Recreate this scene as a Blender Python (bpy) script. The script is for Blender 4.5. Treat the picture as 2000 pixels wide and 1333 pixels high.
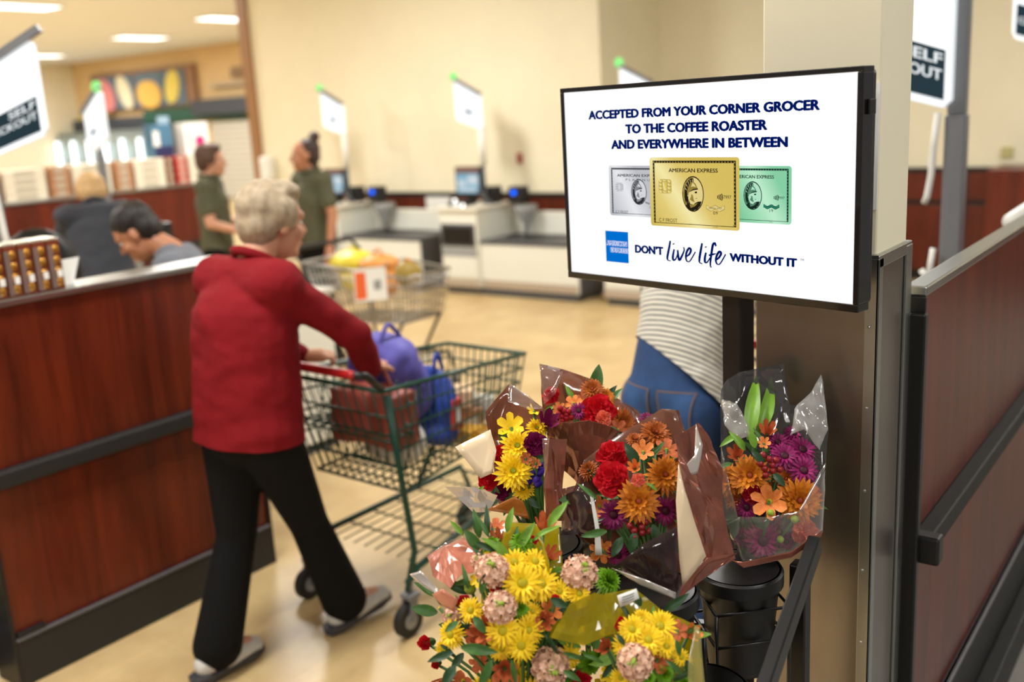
import bpy, bmesh, math, random
from mathutils import Vector, Matrix, Euler, noise

for o in list(bpy.data.objects): bpy.data.objects.remove(o)
SC = bpy.context.scene
COL = SC.collection
rnd = random.Random(11)
R = math.radians

# ------------------------------------------------------------------ camera
# world: X runs along the checkout lanes, Y across them, Z up; metres
EYE = Vector((0, 0, 1.82)); YAW, PITCH, ROLL = R(37.1), R(13.11), R(3.31); FPX = 1944.0
_h = Vector((math.cos(YAW), math.sin(YAW), 0)); _r = Vector((math.sin(YAW), -math.cos(YAW), 0)); _z = Vector((0, 0, 1))
_f = _h*math.cos(PITCH) - _z*math.sin(PITCH); _d = -(_h*math.sin(PITCH) + _z*math.cos(PITCH))
_ex = _r*math.cos(ROLL) + _d*math.sin(ROLL); _ey = -_r*math.sin(ROLL) + _d*math.cos(ROLL)
cam_d = bpy.data.cameras.new('camera'); cam = bpy.data.objects.new('camera', cam_d); COL.objects.link(cam)
cam.matrix_world = Matrix((( _ex.x, -_ey.x, -_f.x, EYE.x), (_ex.y, -_ey.y, -_f.y, EYE.y), (_ex.z, -_ey.z, -_f.z, EYE.z), (0, 0, 0, 1)))
cam_d.lens = 35; cam_d.sensor_width = 36; cam_d.sensor_fit = 'HORIZONTAL'; cam_d.clip_start = .05; cam_d.clip_end = 200
cam_d.dof.use_dof = True; cam_d.dof.focus_distance = 1.86; cam_d.dof.aperture_fstop = 2.0
SC.camera = cam
def at(px, py, d):                      # a point of the place: photo pixel and its distance along the view axis
    return EYE + d*(_ex*((px-1000)/FPX) + _ey*((py-666.5)/FPX) + _f)

# ------------------------------------------------------------------ world, exposure
SC.view_settings.view_transform = 'Standard'; SC.view_settings.look = 'None'
SC.view_settings.exposure = 0.0; SC.view_settings.gamma = 1.0; SC.view_settings.use_curve_mapping = False
W = bpy.data.worlds.new('world'); SC.world = W; W.use_nodes = True
bg = W.node_tree.nodes['Background']; bg.inputs[0].default_value = (1.0, .97, .92, 1); bg.inputs[1].default_value = .2

# ------------------------------------------------------------------ lamps of the store (fluorescent troffers in the ceiling)
CEIL = 3.8
LAMPS = [(-2.6, -1.8), (1.2, -2.2), (-2.6, 2.4), (1.2, 2.4), (5.4, 2.4), (7.6, -1.4), (-2.6, 6.7), (1.2, 6.9), (5.8, 6.9),
         (-1.0, 11.2), (4.0, 11.2), (8.5, 12.2), (4.0, 15.6), (8.5, 15.55), (12.75, 15.95), (4.2, 19.8), (8.7, 19.8), (13.45, 19.8), (9.2, 24.8), (13.9, 24.8), (4.6, 24.8)]
LAMP_W = 118.0
for lx, ly in LAMPS:
    l = bpy.data.lights.new('troffer_light', 'AREA'); l.shape = 'RECTANGLE'; l.size = 1.12; l.size_y = .52
    l.energy = LAMP_W*(.7 if lx < 2 and ly < 10 else 1.0); l.color = (1.0, .985, .955)
    lo = bpy.data.objects.new('troffer_light', l); COL.objects.link(lo); lo.location = (lx, ly, CEIL-.06)

# ------------------------------------------------------------------ materials
def lin(c): c /= 255.0; return c/12.92 if c <= .04045 else ((c+.055)/1.055)**2.4
def rgb(r, g, b): return (lin(r), lin(g), lin(b), 1)
MATS = {}
def mat(name, col, rough=.5, metal=0, emit=None, es=1.0, spec=.5, alpha=1, trans=0, coat=0, vary=0, vscale=8, bump=0, bscale=60, stretch=(1, 1, 1), col2=None, sheen=0):
    if name in MATS: return MATS[name]
    m = bpy.data.materials.new(name); m.use_nodes = True; nt = m.node_tree; p = nt.nodes['Principled BSDF']
    p.inputs['Base Color'].default_value = col; p.inputs['Roughness'].default_value = rough; p.inputs['Metallic'].default_value = metal
    p.inputs['Specular IOR Level'].default_value = spec; p.inputs['Alpha'].default_value = alpha
    p.inputs['Transmission Weight'].default_value = trans; p.inputs['Coat Weight'].default_value = coat
    if sheen: p.inputs['Sheen Weight'].default_value = sheen
    if emit: p.inputs['Emission Color'].default_value = emit; p.inputs['Emission Strength'].default_value = es
    if vary or col2 or bump:
        tc = nt.nodes.new('ShaderNodeTexCoord'); mp = nt.nodes.new('ShaderNodeMapping'); mp.inputs['Scale'].default_value = stretch
        nt.links.new(tc.outputs['Object'], mp.inputs[0])
    if vary or col2:
        n = nt.nodes.new('ShaderNodeTexNoise'); n.inputs['Scale'].default_value = vscale; n.inputs['Detail'].default_value = 5; n.inputs['Roughness'].default_value = .6
        nt.links.new(mp.outputs[0], n.inputs['Vector'])
        rp = nt.nodes.new('ShaderNodeValToRGB'); rp.color_ramp.elements[0].position = .3; rp.color_ramp.elements[1].position = .7
        c2 = col2 or tuple(min(1, x*(1-vary)) for x in col[:3])+(1,)
        rp.color_ramp.elements[0].color = c2; rp.color_ramp.elements[1].color = tuple(min(1, x*(1+vary)) for x in col[:3])+(1,)
        nt.links.new(n.outputs[0], rp.inputs[0]); nt.links.new(rp.outputs[0], p.inputs['Base Color'])
    if bump:
        n2 = nt.nodes.new('ShaderNodeTexNoise'); n2.inputs['Scale'].default_value = bscale; n2.inputs['Detail'].default_value = 3
        nt.links.new(mp.outputs[0], n2.inputs['Vector'])
        b = nt.nodes.new('ShaderNodeBump'); b.inputs['Strength'].default_value = bump; b.inputs['Distance'].default_value = .01
        nt.links.new(n2.outputs[0], b.inputs['Height']); nt.links.new(b.outputs[0], p.inputs['Normal'])
    MATS[name] = m; return m
def glow(name, col, s=1.0):
    if name in MATS: return MATS[name]
    m = bpy.data.materials.new(name); m.use_nodes = True; nt = m.node_tree; nt.nodes.clear()
    e = nt.nodes.new('ShaderNodeEmission'); e.inputs[0].default_value = col; e.inputs[1].default_value = s
    o = nt.nodes.new('ShaderNodeOutputMaterial'); nt.links.new(e.outputs[0], o.inputs[0]); MATS[name] = m; return m
def film(name, col, t=.75, rough=.08, metal=0):
    """thin cellophane: tinted see-through sheet with a sharp sheen and a little body colour (1 - t)"""
    if name in MATS: return MATS[name]
    m = bpy.data.materials.new(name); m.use_nodes = True; nt = m.node_tree; nt.nodes.remove(nt.nodes['Principled BSDF'])
    tr = nt.nodes.new('ShaderNodeBsdfTransparent'); tr.inputs[0].default_value = tuple(c**.45 for c in col[:3])+(1,)
    gl = nt.nodes.new('ShaderNodeBsdfGlossy'); gl.inputs['Color'].default_value = (1, 1, 1, 1); gl.inputs['Roughness'].default_value = rough
    df = nt.nodes.new('ShaderNodeBsdfDiffuse'); df.inputs[0].default_value = col; tl = nt.nodes.new('ShaderNodeBsdfTranslucent'); tl.inputs[0].default_value = col
    lw = nt.nodes.new('ShaderNodeLayerWeight'); lw.inputs[0].default_value = .5; pw = nt.nodes.new('ShaderNodeMath'); pw.operation = 'POWER'; pw.inputs[1].default_value = 3; fr = nt.nodes.new('ShaderNodeMath'); fr.operation = 'MULTIPLY_ADD'; fr.inputs[1].default_value = .7; fr.inputs[2].default_value = .035
    nt.links.new(lw.outputs['Facing'], pw.inputs[0]); nt.links.new(pw.outputs[0], fr.inputs[0]); m1, m2, m3 = (nt.nodes.new('ShaderNodeMixShader') for _ in range(3))
    m3.inputs[0].default_value = .4; nt.links.new(df.outputs[0], m3.inputs[1]); nt.links.new(tl.outputs[0], m3.inputs[2])
    m1.inputs[0].default_value = 1-t; nt.links.new(tr.outputs[0], m1.inputs[1]); nt.links.new(m3.outputs[0], m1.inputs[2])
    nt.links.new(fr.outputs[0], m2.inputs[0]); nt.links.new(m1.outputs[0], m2.inputs[1]); nt.links.new(gl.outputs[0], m2.inputs[2])
    nt.links.new(m2.outputs[0], nt.nodes['Material Output'].inputs[0]); MATS[name] = m; return m
def wood(name, c1, c2, rough=.33, sx=(7, 7, .55)):
    m = bpy.data.materials.new(name); m.use_nodes = True; nt = m.node_tree; p = nt.nodes['Principled BSDF']
    tc = nt.nodes.new('ShaderNodeTexCoord'); mp = nt.nodes.new('ShaderNodeMapping'); mp.inputs['Scale'].default_value = sx
    nt.links.new(tc.outputs['Object'], mp.inputs[0])
    n = nt.nodes.new('ShaderNodeTexNoise'); n.inputs['Scale'].default_value = 2.2; n.inputs['Detail'].default_value = 7; n.inputs['Roughness'].default_value = .62; n.inputs['Distortion'].default_value = .6
    nt.links.new(mp.outputs[0], n.inputs['Vector'])
    rp = nt.nodes.new('ShaderNodeValToRGB'); rp.color_ramp.elements[0].position = .32; rp.color_ramp.elements[1].position = .68
    rp.color_ramp.elements[0].color = c2; rp.color_ramp.elements[1].color = c1
    nt.links.new(n.outputs[0], rp.inputs[0]); nt.links.new(rp.outputs[0], p.inputs['Base Color']); p.inputs['Roughness'].default_value = rough
    MATS[name] = m; return m

WOOD = wood('cherry_laminate', rgb(114, 41, 17), rgb(72, 22, 8))
CREAM = mat('cream_paint', rgb(238, 229, 200), .75, vary=.02, vscale=3)
TAN = mat('tan_paint', rgb(222, 190, 140), .8, vary=.02, vscale=2)
CEILM = mat('ceiling_white', rgb(236, 243, 252), .9, vary=.02, vscale=4)
BLACK = mat('black_metal', rgb(14, 14, 15), .35)
BLACKP = mat('black_plastic', rgb(22, 22, 24), .4)
RUBBER = mat('black_rubber', rgb(30, 29, 28), .6, bump=.1, bscale=40)
SATIN = mat('satin_steel', rgb(176, 178, 176), .32, 1)
STEEL = mat('stainless_steel', rgb(150, 143, 136), .3, 1, vary=.16, vscale=3, bump=.05, bscale=9, stretch=(1, 1, .5))
GREYM = mat('grey_powder_metal', rgb(118, 120, 124), .45)
WHITEP = mat('white_plastic', rgb(236, 236, 230), .45)
OFFW = mat('off_white_panel', rgb(226, 226, 214), .5)
GREY = mat('grey_panel', rgb(150, 152, 152), .5)
DGREY = mat('dark_grey_panel', rgb(74, 75, 78), .5)
CHROME = mat('chrome', rgb(205, 206, 208), .15, 1)
PAPER = mat('white_paper', rgb(240, 240, 234), .8)

# ------------------------------------------------------------------ mesh helpers
class MB:
    def __init__(s): s.v = []; s.f = []; s.m = Matrix.Identity(4)
    def _add(s, vs, fs):
        b = len(s.v); s.v += [s.m @ Vector(v) for v in vs]; s.f += [[b+i for i in f] for f in fs]; return s
    def box(s, a, b):
        (x0, y0, z0), (x1, y1, z1) = a, b
        return s._add([(x0, y0, z0), (x1, y0, z0), (x1, y1, z0), (x0, y1, z0), (x0, y0, z1), (x1, y0, z1), (x1, y1, z1), (x0, y1, z1)],
                      [(0, 3, 2, 1), (4, 5, 6, 7), (0, 1, 5, 4), (1, 2, 6, 5), (2, 3, 7, 6), (3, 0, 4, 7)])
    def cap(s, p0, p1, r0, r1=None, side=None, w=1.0, n=14, k=4, flat=False):
        r1 = r0 if r1 is None else r1; p0 = Vector(p0); p1 = Vector(p1); d = p1-p0; L = d.length
        d = d/L if L > 1e-7 else Vector((0, 0, 1))
        a = Vector(side) if side is not None else (Vector((0, 0, 1)) if abs(d.z) < .9 else Vector((1, 0, 0)))
        a = a - d*a.dot(d); a.normalize(); b = d.cross(a)
        rings = []
        if flat: rings = [(p0, r0), (p1, r1)]
        else:
            for i in range(k): t = math.pi/2*(1-(i+.35)/(k+.0)); rings.append((p0-d*r0*math.sin(t), r0*math.cos(t)))
            rings.append((p0, r0)); rings.append((p1, r1))
            for i in range(k-1, -1, -1): t = math.pi/2*(1-(i+.35)/(k+.0)); rings.append((p1+d*r1*math.sin(t), r1*math.cos(t)))
        vs = []; fs = []
        for c, r in rings:
            for j in range(n): t = 2*math.pi*j/n; vs.append(c + a*(r*w*math.cos(t)) + b*(r*math.sin(t)))
        m = len(rings)
        for i in range(m-1):
            for j in range(n): fs.append((i*n+j, i*n+(j+1) % n, (i+1)*n+(j+1) % n, (i+1)*n+j))
        fs.append(tuple(range(n-1, -1, -1))); fs.append(tuple((m-1)*n+j for j in range(n)))
        return s._add(vs, fs)
    def cyl(s, p0, p1, r0, r1=None, n=16): return s.cap(p0, p1, r0, r1, n=n, flat=True)
    def ell(s, c, r, rot=None, n=16, m=10):
        rot = rot or Matrix.Identity(3); c = Vector(c); vs = []; fs = []
        for i in range(1, m):
            t = math.pi*i/m
            for j in range(n): u = 2*math.pi*j/n; vs.append(c + rot @ Vector((r[0]*math.sin(t)*math.cos(u), r[1]*math.sin(t)*math.sin(u), r[2]*math.cos(t))))
        vs += [c + rot @ Vector((0, 0, r[2])), c + rot @ Vector((0, 0, -r[2]))]; T = len(vs)-2
        for i in range(m-2):
            for j in range(n): fs.append((i*n+j, (i+1)*n+j, (i+1)*n+(j+1) % n, i*n+(j+1) % n))
        for j in range(n): fs.append((T, j, (j+1) % n)); fs.append((T+1, (m-2)*n+(j+1) % n, (m-2)*n+j))
        return s._add(vs, fs)
    def tube(s, pts, r, n=8):
        pts = [Vector(p) for p in pts]; vs = []; fs = []; a = None
        for i, p in enumerate(pts):
            d = (pts[min(i+1, len(pts)-1)]-pts[max(i-1, 0)]).normalized()
            if a is None: a = Vector((0, 0, 1)) if abs(d.z) < .9 else Vector((1, 0, 0))
            a = (a - d*a.dot(d)).normalized(); b = d.cross(a)
            for j in range(n): t = 2*math.pi*j/n; vs.append(p+a*(r*math.cos(t))+b*(r*math.sin(t)))
        for i in range(len(pts)-1):
            for j in range(n): fs.append((i*n+j, i*n+(j+1) % n, (i+1)*n+(j+1) % n, (i+1)*n+j))
        fs.append(tuple(range(n-1, -1, -1))); fs.append(tuple((len(pts)-1)*n+j for j in range(n)))
        return s._add(vs, fs)
    def bar(s, p0, p1, w, h, up=(0, 0, 1)):
        p0 = Vector(p0); p1 = Vector(p1); d = (p1-p0).normalized(); u = Vector(up); u = (u-d*u.dot(d)).normalized(); q = d.cross(u)
        vs = [p + q*(sx*w/2) + u*(sy*h/2) for p in (p0, p1) for sx, sy in ((-1, -1), (1, -1), (1, 1), (-1, 1))]
        return s._add(vs, [(3, 2, 1, 0), (4, 5, 6, 7), (0, 1, 5, 4), (1, 2, 6, 5), (2, 3, 7, 6), (3, 0, 4, 7)])
    def prism(s, poly, n, t):          # planar polygon (3-D points), thickness t along n
        n = Vector(n)*t; k = len(poly); vs = [Vector(p) for p in poly] + [Vector(p)+n for p in poly]
        fs = [tuple(range(k-1, -1, -1)), tuple(range(k, 2*k))] + [(i, (i+1) % k, k+(i+1) % k, k+i) for i in range(k)]
        return s._add(vs, fs)
    def lathe(s, prof, n=24, c=(0, 0, 0)):
        vs = []; fs = []; c = Vector(c)
        for r, z in prof:
            for j in range(n): t = 2*math.pi*j/n; vs.append(c+Vector((r*math.cos(t), r*math.sin(t), z)))
        for i in range(len(prof)-1):
            for j in range(n): fs.append((i*n+j, i*n+(j+1) % n, (i+1)*n+(j+1) % n, (i+1)*n+j))
        if prof[0][0] > 0: fs.append(tuple(range(n-1, -1, -1)))
        if prof[-1][0] > 0: fs.append(tuple((len(prof)-1)*n+j for j in range(n)))
        return s._add(vs, fs)
    def mesh(s, name):
        me = bpy.data.meshes.new(name); me.from_pydata([tuple(v) for v in s.v], [], s.f); me.update(); return me
    def build(s, name, m, parent=None, smooth=False, bev=0, **k):
        return link(name, s.mesh(name), m, parent, smooth, bev, **k)
def fixn(me):
    bm = bmesh.new(); bm.from_mesh(me); bmesh.ops.recalc_face_normals(bm, faces=bm.faces); bm.to_mesh(me); bm.free()
def link(name, me, m, parent=None, smooth=False, bev=0, label=None, cat=None, group=None, kind=None, loc=None, fix=True):
    if fix: fixn(me)
    o = bpy.data.objects.new(name, me); COL.objects.link(o)
    if m and not me.materials: me.materials.append(m)
    if smooth:
        for p in me.polygons: p.use_smooth = True
        if smooth == 'auto': me.set_sharp_from_angle(angle=R(40))
    if bev:
        b = o.modifiers.new('bevel', 'BEVEL'); b.width = bev; b.segments = 2; b.limit_method = 'ANGLE'; b.angle_limit = R(40)
    if parent: o.parent = parent
    if loc is not None: o.location = loc
    tag(o, label, cat, group, kind); return o
def tag(o, label=None, cat=None, group=None, kind=None):
    if label: o['label'] = label
    if cat: o['category'] = cat
    if group: o['group'] = group
    if kind: o['kind'] = kind
    return o
def thing(name, label, cat, loc=(0, 0, 0), rz=0, group=None):
    o = bpy.data.objects.new(name, None); COL.objects.link(o); o.location = loc; o.rotation_euler = (0, 0, rz); o.empty_display_size = .1
    return tag(o, label, cat, group)
def struct(name, m, a, b, parent=None, bev=0):
    return MB().box(a, b).build(name, m, parent, bev=bev, kind='structure')
def copy_tree(o, parent=None):
    c = o.copy(); COL.objects.link(c); c.parent = parent
    for ch in list(o.children): copy_tree(ch, c)
    return c
def boxp(name, m, parent, a, b, bev=.003, **k): return MB().box(a, b).build(name, m, parent, bev=bev, **k)
def skin(mb, vox, smooth=3):            # one continuous surface from overlapping solids
    me = mb.mesh('tmp'); o = bpy.data.objects.new('tmp', me); COL.objects.link(o)
    r = o.modifiers.new('r', 'REMESH'); r.mode = 'VOXEL'; r.voxel_size = vox; r.use_smooth_shade = True
    if smooth: s = o.modifiers.new('s', 'SMOOTH'); s.iterations = smooth; s.factor = .5
    dg = bpy.context.evaluated_depsgraph_get(); out = bpy.data.meshes.new_from_object(o.evaluated_get(dg))
    bpy.data.objects.remove(o); bpy.data.meshes.remove(me)
    return out
def text_mesh(txt, bold=0.0):
    cu = bpy.data.curves.new('t', 'FONT'); cu.body = txt; cu.resolution_u = 3; cu.fill_mode = 'FRONT'
    o = bpy.data.objects.new('t', cu); COL.objects.link(o)
    dg = bpy.context.evaluated_depsgraph_get(); me = bpy.data.meshes.new_from_object(o.evaluated_get(dg))
    bpy.data.objects.remove(o); bpy.data.curves.remove(cu)
    if bold:                             # heavier strokes: the glyphs overlaid with small shifts
        vs = [v.co.copy() for v in me.vertices]; fs = [list(p.vertices) for p in me.polygons]; V2 = []; F2 = []
        for k in range(8):
            a = k*math.pi/4; d = Vector((bold*1.25*math.cos(a), bold*.8*math.sin(a), 0)); b = len(V2); V2 += [v+d for v in vs]; F2 += [[b+i for i in f] for f in fs]
        me = bpy.data.meshes.new('t'); me.from_pydata(V2, [], F2); me.update()
    return me
def text_fit(name, txt, m, parent, rect, xf, bold=0.0, **k):
    """text squeezed into rect (u0, u1, v_top, v_base); xf maps (u, v) to the parent's space"""
    me = text_mesh(txt, bold); xs = [v.co.x for v in me.vertices]; ys = [v.co.y for v in me.vertices]
    u0, u1, vt, vb = rect; x0, x1, y0, y1 = min(xs), max(xs), min(ys), max(ys)
    for v in me.vertices:
        u = u0+(v.co.x-x0)/(x1-x0)*(u1-u0); w = vb+(v.co.y-y0)/(y1-y0)*(vt-vb); v.co = xf(u, w)
    return link(name, me, m, parent, fix=False, **k)

# ================================================================== the setting
def floor_mat(name, c1, c2, seam):
    m = mat(name, c1, .36, col2=c2, vscale=3.2, bump=.02, bscale=14); nt = m.node_tree; p = nt.nodes['Principled BSDF']
    src = p.inputs['Base Color'].links[0].from_socket
    br = nt.nodes.new('ShaderNodeTexBrick'); br.offset = 0; br.inputs['Scale'].default_value = 1.0; br.inputs['Brick Width'].default_value = .61; br.inputs['Row Height'].default_value = .61
    br.inputs['Mortar Size'].default_value = .0025; br.inputs['Color1'].default_value = (1, 1, 1, 1); br.inputs['Color2'].default_value = (.93, .93, .92, 1); br.inputs['Mortar'].default_value = seam
    tc = nt.nodes.new('ShaderNodeTexCoord'); nt.links.new(tc.outputs['Object'], br.inputs['Vector'])
    mx = nt.nodes.new('ShaderNodeMix'); mx.data_type = 'RGBA'; mx.blend_type = 'MULTIPLY'; mx.inputs[0].default_value = 1
    nt.links.new(src, mx.inputs[6]); nt.links.new(br.outputs[0], mx.inputs[7]); nt.links.new(mx.outputs[2], p.inputs['Base Color']); return m
FLOOR = floor_mat('beige_vinyl', rgb(214, 187, 136), rgb(186, 155, 108), (1.08, 1.08, 1.05, 1))
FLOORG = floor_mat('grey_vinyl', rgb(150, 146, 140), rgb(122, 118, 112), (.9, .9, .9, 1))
struct('floor', FLOOR, (-6, .5, -.08), (17, 28.5, 0))
struct('floor_grey', FLOORG, (-6, -5, -.08), (17, .5, 0))  # right-hand strip of the floor in a greyer tone
struct('ceiling', CEILM, (-6, -5, CEIL), (17, 28.5, CEIL+.1))
struct('wall_back', CREAM, (8.7, 5.3, 0), (9.95, 10.62, CEIL))
struct('wall_alcove', CREAM, (9.95, -5, 0), (10.1, 5.3, CEIL))
struct('wall_far', TAN, (16.5, 10, 0), (16.7, 28, CEIL))
struct('wall_side', CREAM, (-6, 27.8, 0), (16.5, 28, CEIL))
struct('trim_1', mat('brown_trim', rgb(150, 108, 66), .5), (8.66, 10.46, 0), (8.7, 10.64, CEIL))
struct('trim_2', BLACKP, (8.66, 5.3, .9), (8.7, 10.46, .945))
struct('trim_3', BLACKP, (9.9, -3, 1.03), (9.95, 5.3, 1.065))
wp = struct('wall_panel', WOOD, (8.68, 5.3, .08), (8.7, 10.46, .9))
# wood wainscot of the alcove: panels between black battens
ap = struct('wall_wainscot', BLACKP, (9.93, -3, .0), (9.95, 5.3, 1.03))
for i in range(7):
    y1 = 5.2-i*1.02
    if y1 < 2.1 and y1 > 1.0: pass
    for (z0, z1) in ((.1, .72), (.765, 1.02)): boxp('wood_panel', WOOD, ap, (9.905, y1-.98, z0), (9.93, y1, z1), .002)
tc = boxp('tall_panel_cabinet', WOOD, None, (9.35, -1.2, 0), (9.9, 1.87, 1.09), .01, label='tall cherry wood cabinet against the cream wall right of the grey pole', cat='cabinet')
# painted column with its stainless cladding
col_ = struct('wall_column', CREAM, (1.886, .56, 0), (2.08, .785, CEIL), bev=.004)
boxp('steel_cladding', STEEL, col_, (1.876, .555, .02), (2.076, .795, 1.505), .003)
boxp('cladding_lip', SATIN, col_, (1.872, .55, 1.492), (2.086, .799, 1.517), .002)
cg = MB().box((1.868, .55, .02), (1.896, .5545, 1.51)).box((1.868, .55, .02), (1.8725, .575, 1.51)).build('corner_guard', SATIN, col_, bev=.001)
cg2 = MB().box((2.05, .549, .02), (2.088, .5545, 1.51)).build('corner_guard', SATIN, col_, bev=.001)
for z in (.55, .72, .88, 1.05, 1.22, 1.38):
    MB().ell((1.868, .566, z), (.002, .003, .003), n=8, m=6).build('screw', SATIN, col_, True)
nt_ = boxp('paper_notice', PAPER, None, (1.8835, .562, 1.6), (1.8855, .70, 1.83), 0, label='white paper sheet taped to the cream column behind the screen', cat='paper')
# the end wall trims at the left: ceiling lamps
protoL = None
for i, (lx, ly) in enumerate(LAMPS):
    if protoL is None:
        t = thing('ceiling_light', '', 'ceiling light', (lx, ly, CEIL))
        fr = MB()
        for a, b in (((-.61, -.31, -.035), (.61, -.28, 0)), ((-.61, .28, -.035), (.61, .31, 0)), ((-.61, -.28, -.035), (-.58, .28, 0)), ((.58, -.28, -.035), (.61, .28, 0))): fr.box(a, b)
        fr.build('frame', WHITEP, t); MB().box((-.58, -.28, -.028), (.58, .28, -.018)).build('diffuser', glow('lamp_diffuser', (1, .97, .92, 1), 4.0), t)
        protoL = t
    else:
        t = copy_tree(protoL); t.location = (lx, ly, CEIL)
    vis = {(8.5, 15.55): 'ceiling troffer at the top left corner of the picture', (12.75, 15.95): 'ceiling troffer cut off by the cream wall edge', (13.45, 19.8): 'ceiling troffer in the middle of the white ceiling above the wall art', (13.9, 24.8): 'farthest ceiling troffer above the hanging checkout sign at left'}
    t['label'] = vis.get((lx, ly), 'ceiling troffer lighting the store from out of view'); t['group'] = 'fluorescent ceiling troffers'

# ---------------------------------------------------------------- far end of the store
GREEN = mat('dark_green_sign', rgb(22, 82, 66), .6); CHAR = mat('charcoal_sign', rgb(58, 62, 72), .6)
def far_box(name, m, px0, py0, px1, py1, X, t=.08, **k):      # box on the far wall plane
    def on(px, py): v = at(px, py, 1)-EYE; return EYE+v*(X/v.x)
    a = on(px0, py0); b = on(px1, py1)
    return boxp(name, m, None, (X, min(a.y, b.y), min(a.z, b.z)), (X+t, max(a.y, b.y), max(a.z, b.z)), .005, **k), (min(a.y, b.y), max(a.y, b.y), min(a.z, b.z), max(a.z, b.z))
boxp('valance_sign', CHAR, None, (16.2, 24.2, 1.88), (16.5, 27.7, 2.2), .01, label='charcoal valance above the bright coolers at far left', cat='sign')
boxp('valance_sign', GREEN, None, (16.2, 18, 1.98), (16.5, 24.2, 2.32), .01, label='dark green valance on the tan far wall', cat='sign')
boxp('aisle_sign', CHAR, None, (15.95, 18, 2.1), (16.2, 21.75, 2.48), .01, label='raised charcoal sign panel in front of the green valance', cat='sign')
# wall art: four produce shapes on blue panels
art = thing('wall_art', 'row of painted produce panels in a brown frame on the tan wall', 'wall art', (16.35, 24.5, 2.4))
boxp('backing', mat('art_brown', rgb(150, 112, 84), .7), art, (0, -2.45, -.02), (.12, 2.2, 1.0), .01)
ab = mat('art_blue', rgb(96, 118, 136), .7)
for y0, y1 in ((-2.1, -1.2), (-1.15, .05), (.15, .95), (1.0, 2.0)): boxp('panel', ab, art, (-.04, y0, .02), (0, y1, .9), .01)
def blob_poly(cy, cz, ry, rz, e=2.0, k=18, skew=0): return [(-.07, cy+ry*math.copysign(abs(math.cos(2*math.pi*i/k))**(2/e), math.cos(2*math.pi*i/k))+skew*math.sin(2*math.pi*i/k), cz+rz*math.copysign(abs(math.sin(2*math.pi*i/k))**(2/e), math.sin(2*math.pi*i/k))) for i in range(k)]
for (cy, cz, ry, rz, sk, c, nm) in ((1.5, .42, .42, .45, .12, rgb(228, 140, 142), 'pink_motif'), (.55, .45, .3, .45, .15, rgb(232, 222, 190), 'cream_motif'), (-.55, .34, .52, .36, .05, rgb(236, 188, 92), 'orange_motif'), (-1.6, .48, .3, .42, -.1, rgb(226, 206, 96), 'yellow_motif')):
    MB().prism(blob_poly(cy, cz, ry, rz, 2.2, 18, sk), (1, 0, 0), .04).build(nm, mat('art_'+nm, c, .7), art)
boxp('wall_badge', mat('badge_brown', rgb(140, 112, 84), .6), None, (16.4, 20.15, 2.95), (16.5, 20.65, 3.2), .02, label='small brown plaque on the tan wall near the cream wall edge', cat='plaque')
boxp('wall_ledge', mat('ledge_grey', rgb(190, 178, 160), .6), None, (16.3, 19.4, 2.78), (16.5, 21.4, 2.84), .01, label='thin grey ledge under the small brown plaque', cat='ledge')
boxp('produce_crate', mat('crate_olive', rgb(190, 170, 90), .7), None, (16.1, 26.0, 2.2), (16.4, 27.2, 2.34), .02, label='olive crate standing on the charcoal valance', cat='crate')
# refrigerated cases: lit doors
cool = thing('cooler_case', 'row of glass-door coolers with bright light tubes at far left', 'cooler', (15.6, 25.4, 0))
boxp('body', mat('cooler_body', rgb(120, 128, 128), .5), cool, (.1, -2.5, 0), (.6, 2.35, 1.86), .02)
GLASSM = film('cooler_glass', rgb(220, 235, 235), .75)
for i in range(6):
    y0 = -2.45+i*.8
    dr = MB(); 
    for a, b in (((0, y0, .1), (.05, y0+.05, 1.72)), ((0, y0+.72, .1), (.05, y0+.77, 1.72)), ((0, y0+.05, 1.66), (.05, y0+.72, 1.72)), ((0, y0+.05, .1), (.05, y0+.72, .16))): dr.box(a, b)
    d = dr.build('door', mat('door_grey', rgb(150, 160, 160), .4), cool)
    boxp('pane', GLASSM, d, (.02, y0+.05, .16), (.03, y0+.72, 1.66), 0)
    MB().cyl((-.03, y0+.64, .5), (-.03, y0+.64, 1.62), .05).build('light_tube', glow('cooler_tube', (.93, 1, 1, 1), 3.2), d, True)
    for z in (.6, 1.1):
        MB().box((.06, y0+.1, z), (.1, y0+.6, z+.38)).build('goods', glow('cooler_goods_glow', (.62, .8, .83, 1), .75) , cool)  # goods glow by themselves, in place of light from the tubes
sh = thing('roller_shutter', 'pale grey slatted shutter below the green valance', 'shutter', (16.25, 19.7, 0))
boxp('backing', GREY, sh, (.05, -1.7, 0), (.1, 1.75, 1.95), .005)
SL = mat('shutter_slat', rgb(206, 202, 190), .6)
for i in range(15): boxp('slat', SL, sh, (0, -1.68, .03+i*.127), (.05, 1.73, .03+i*.127+.115), .012)

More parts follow.
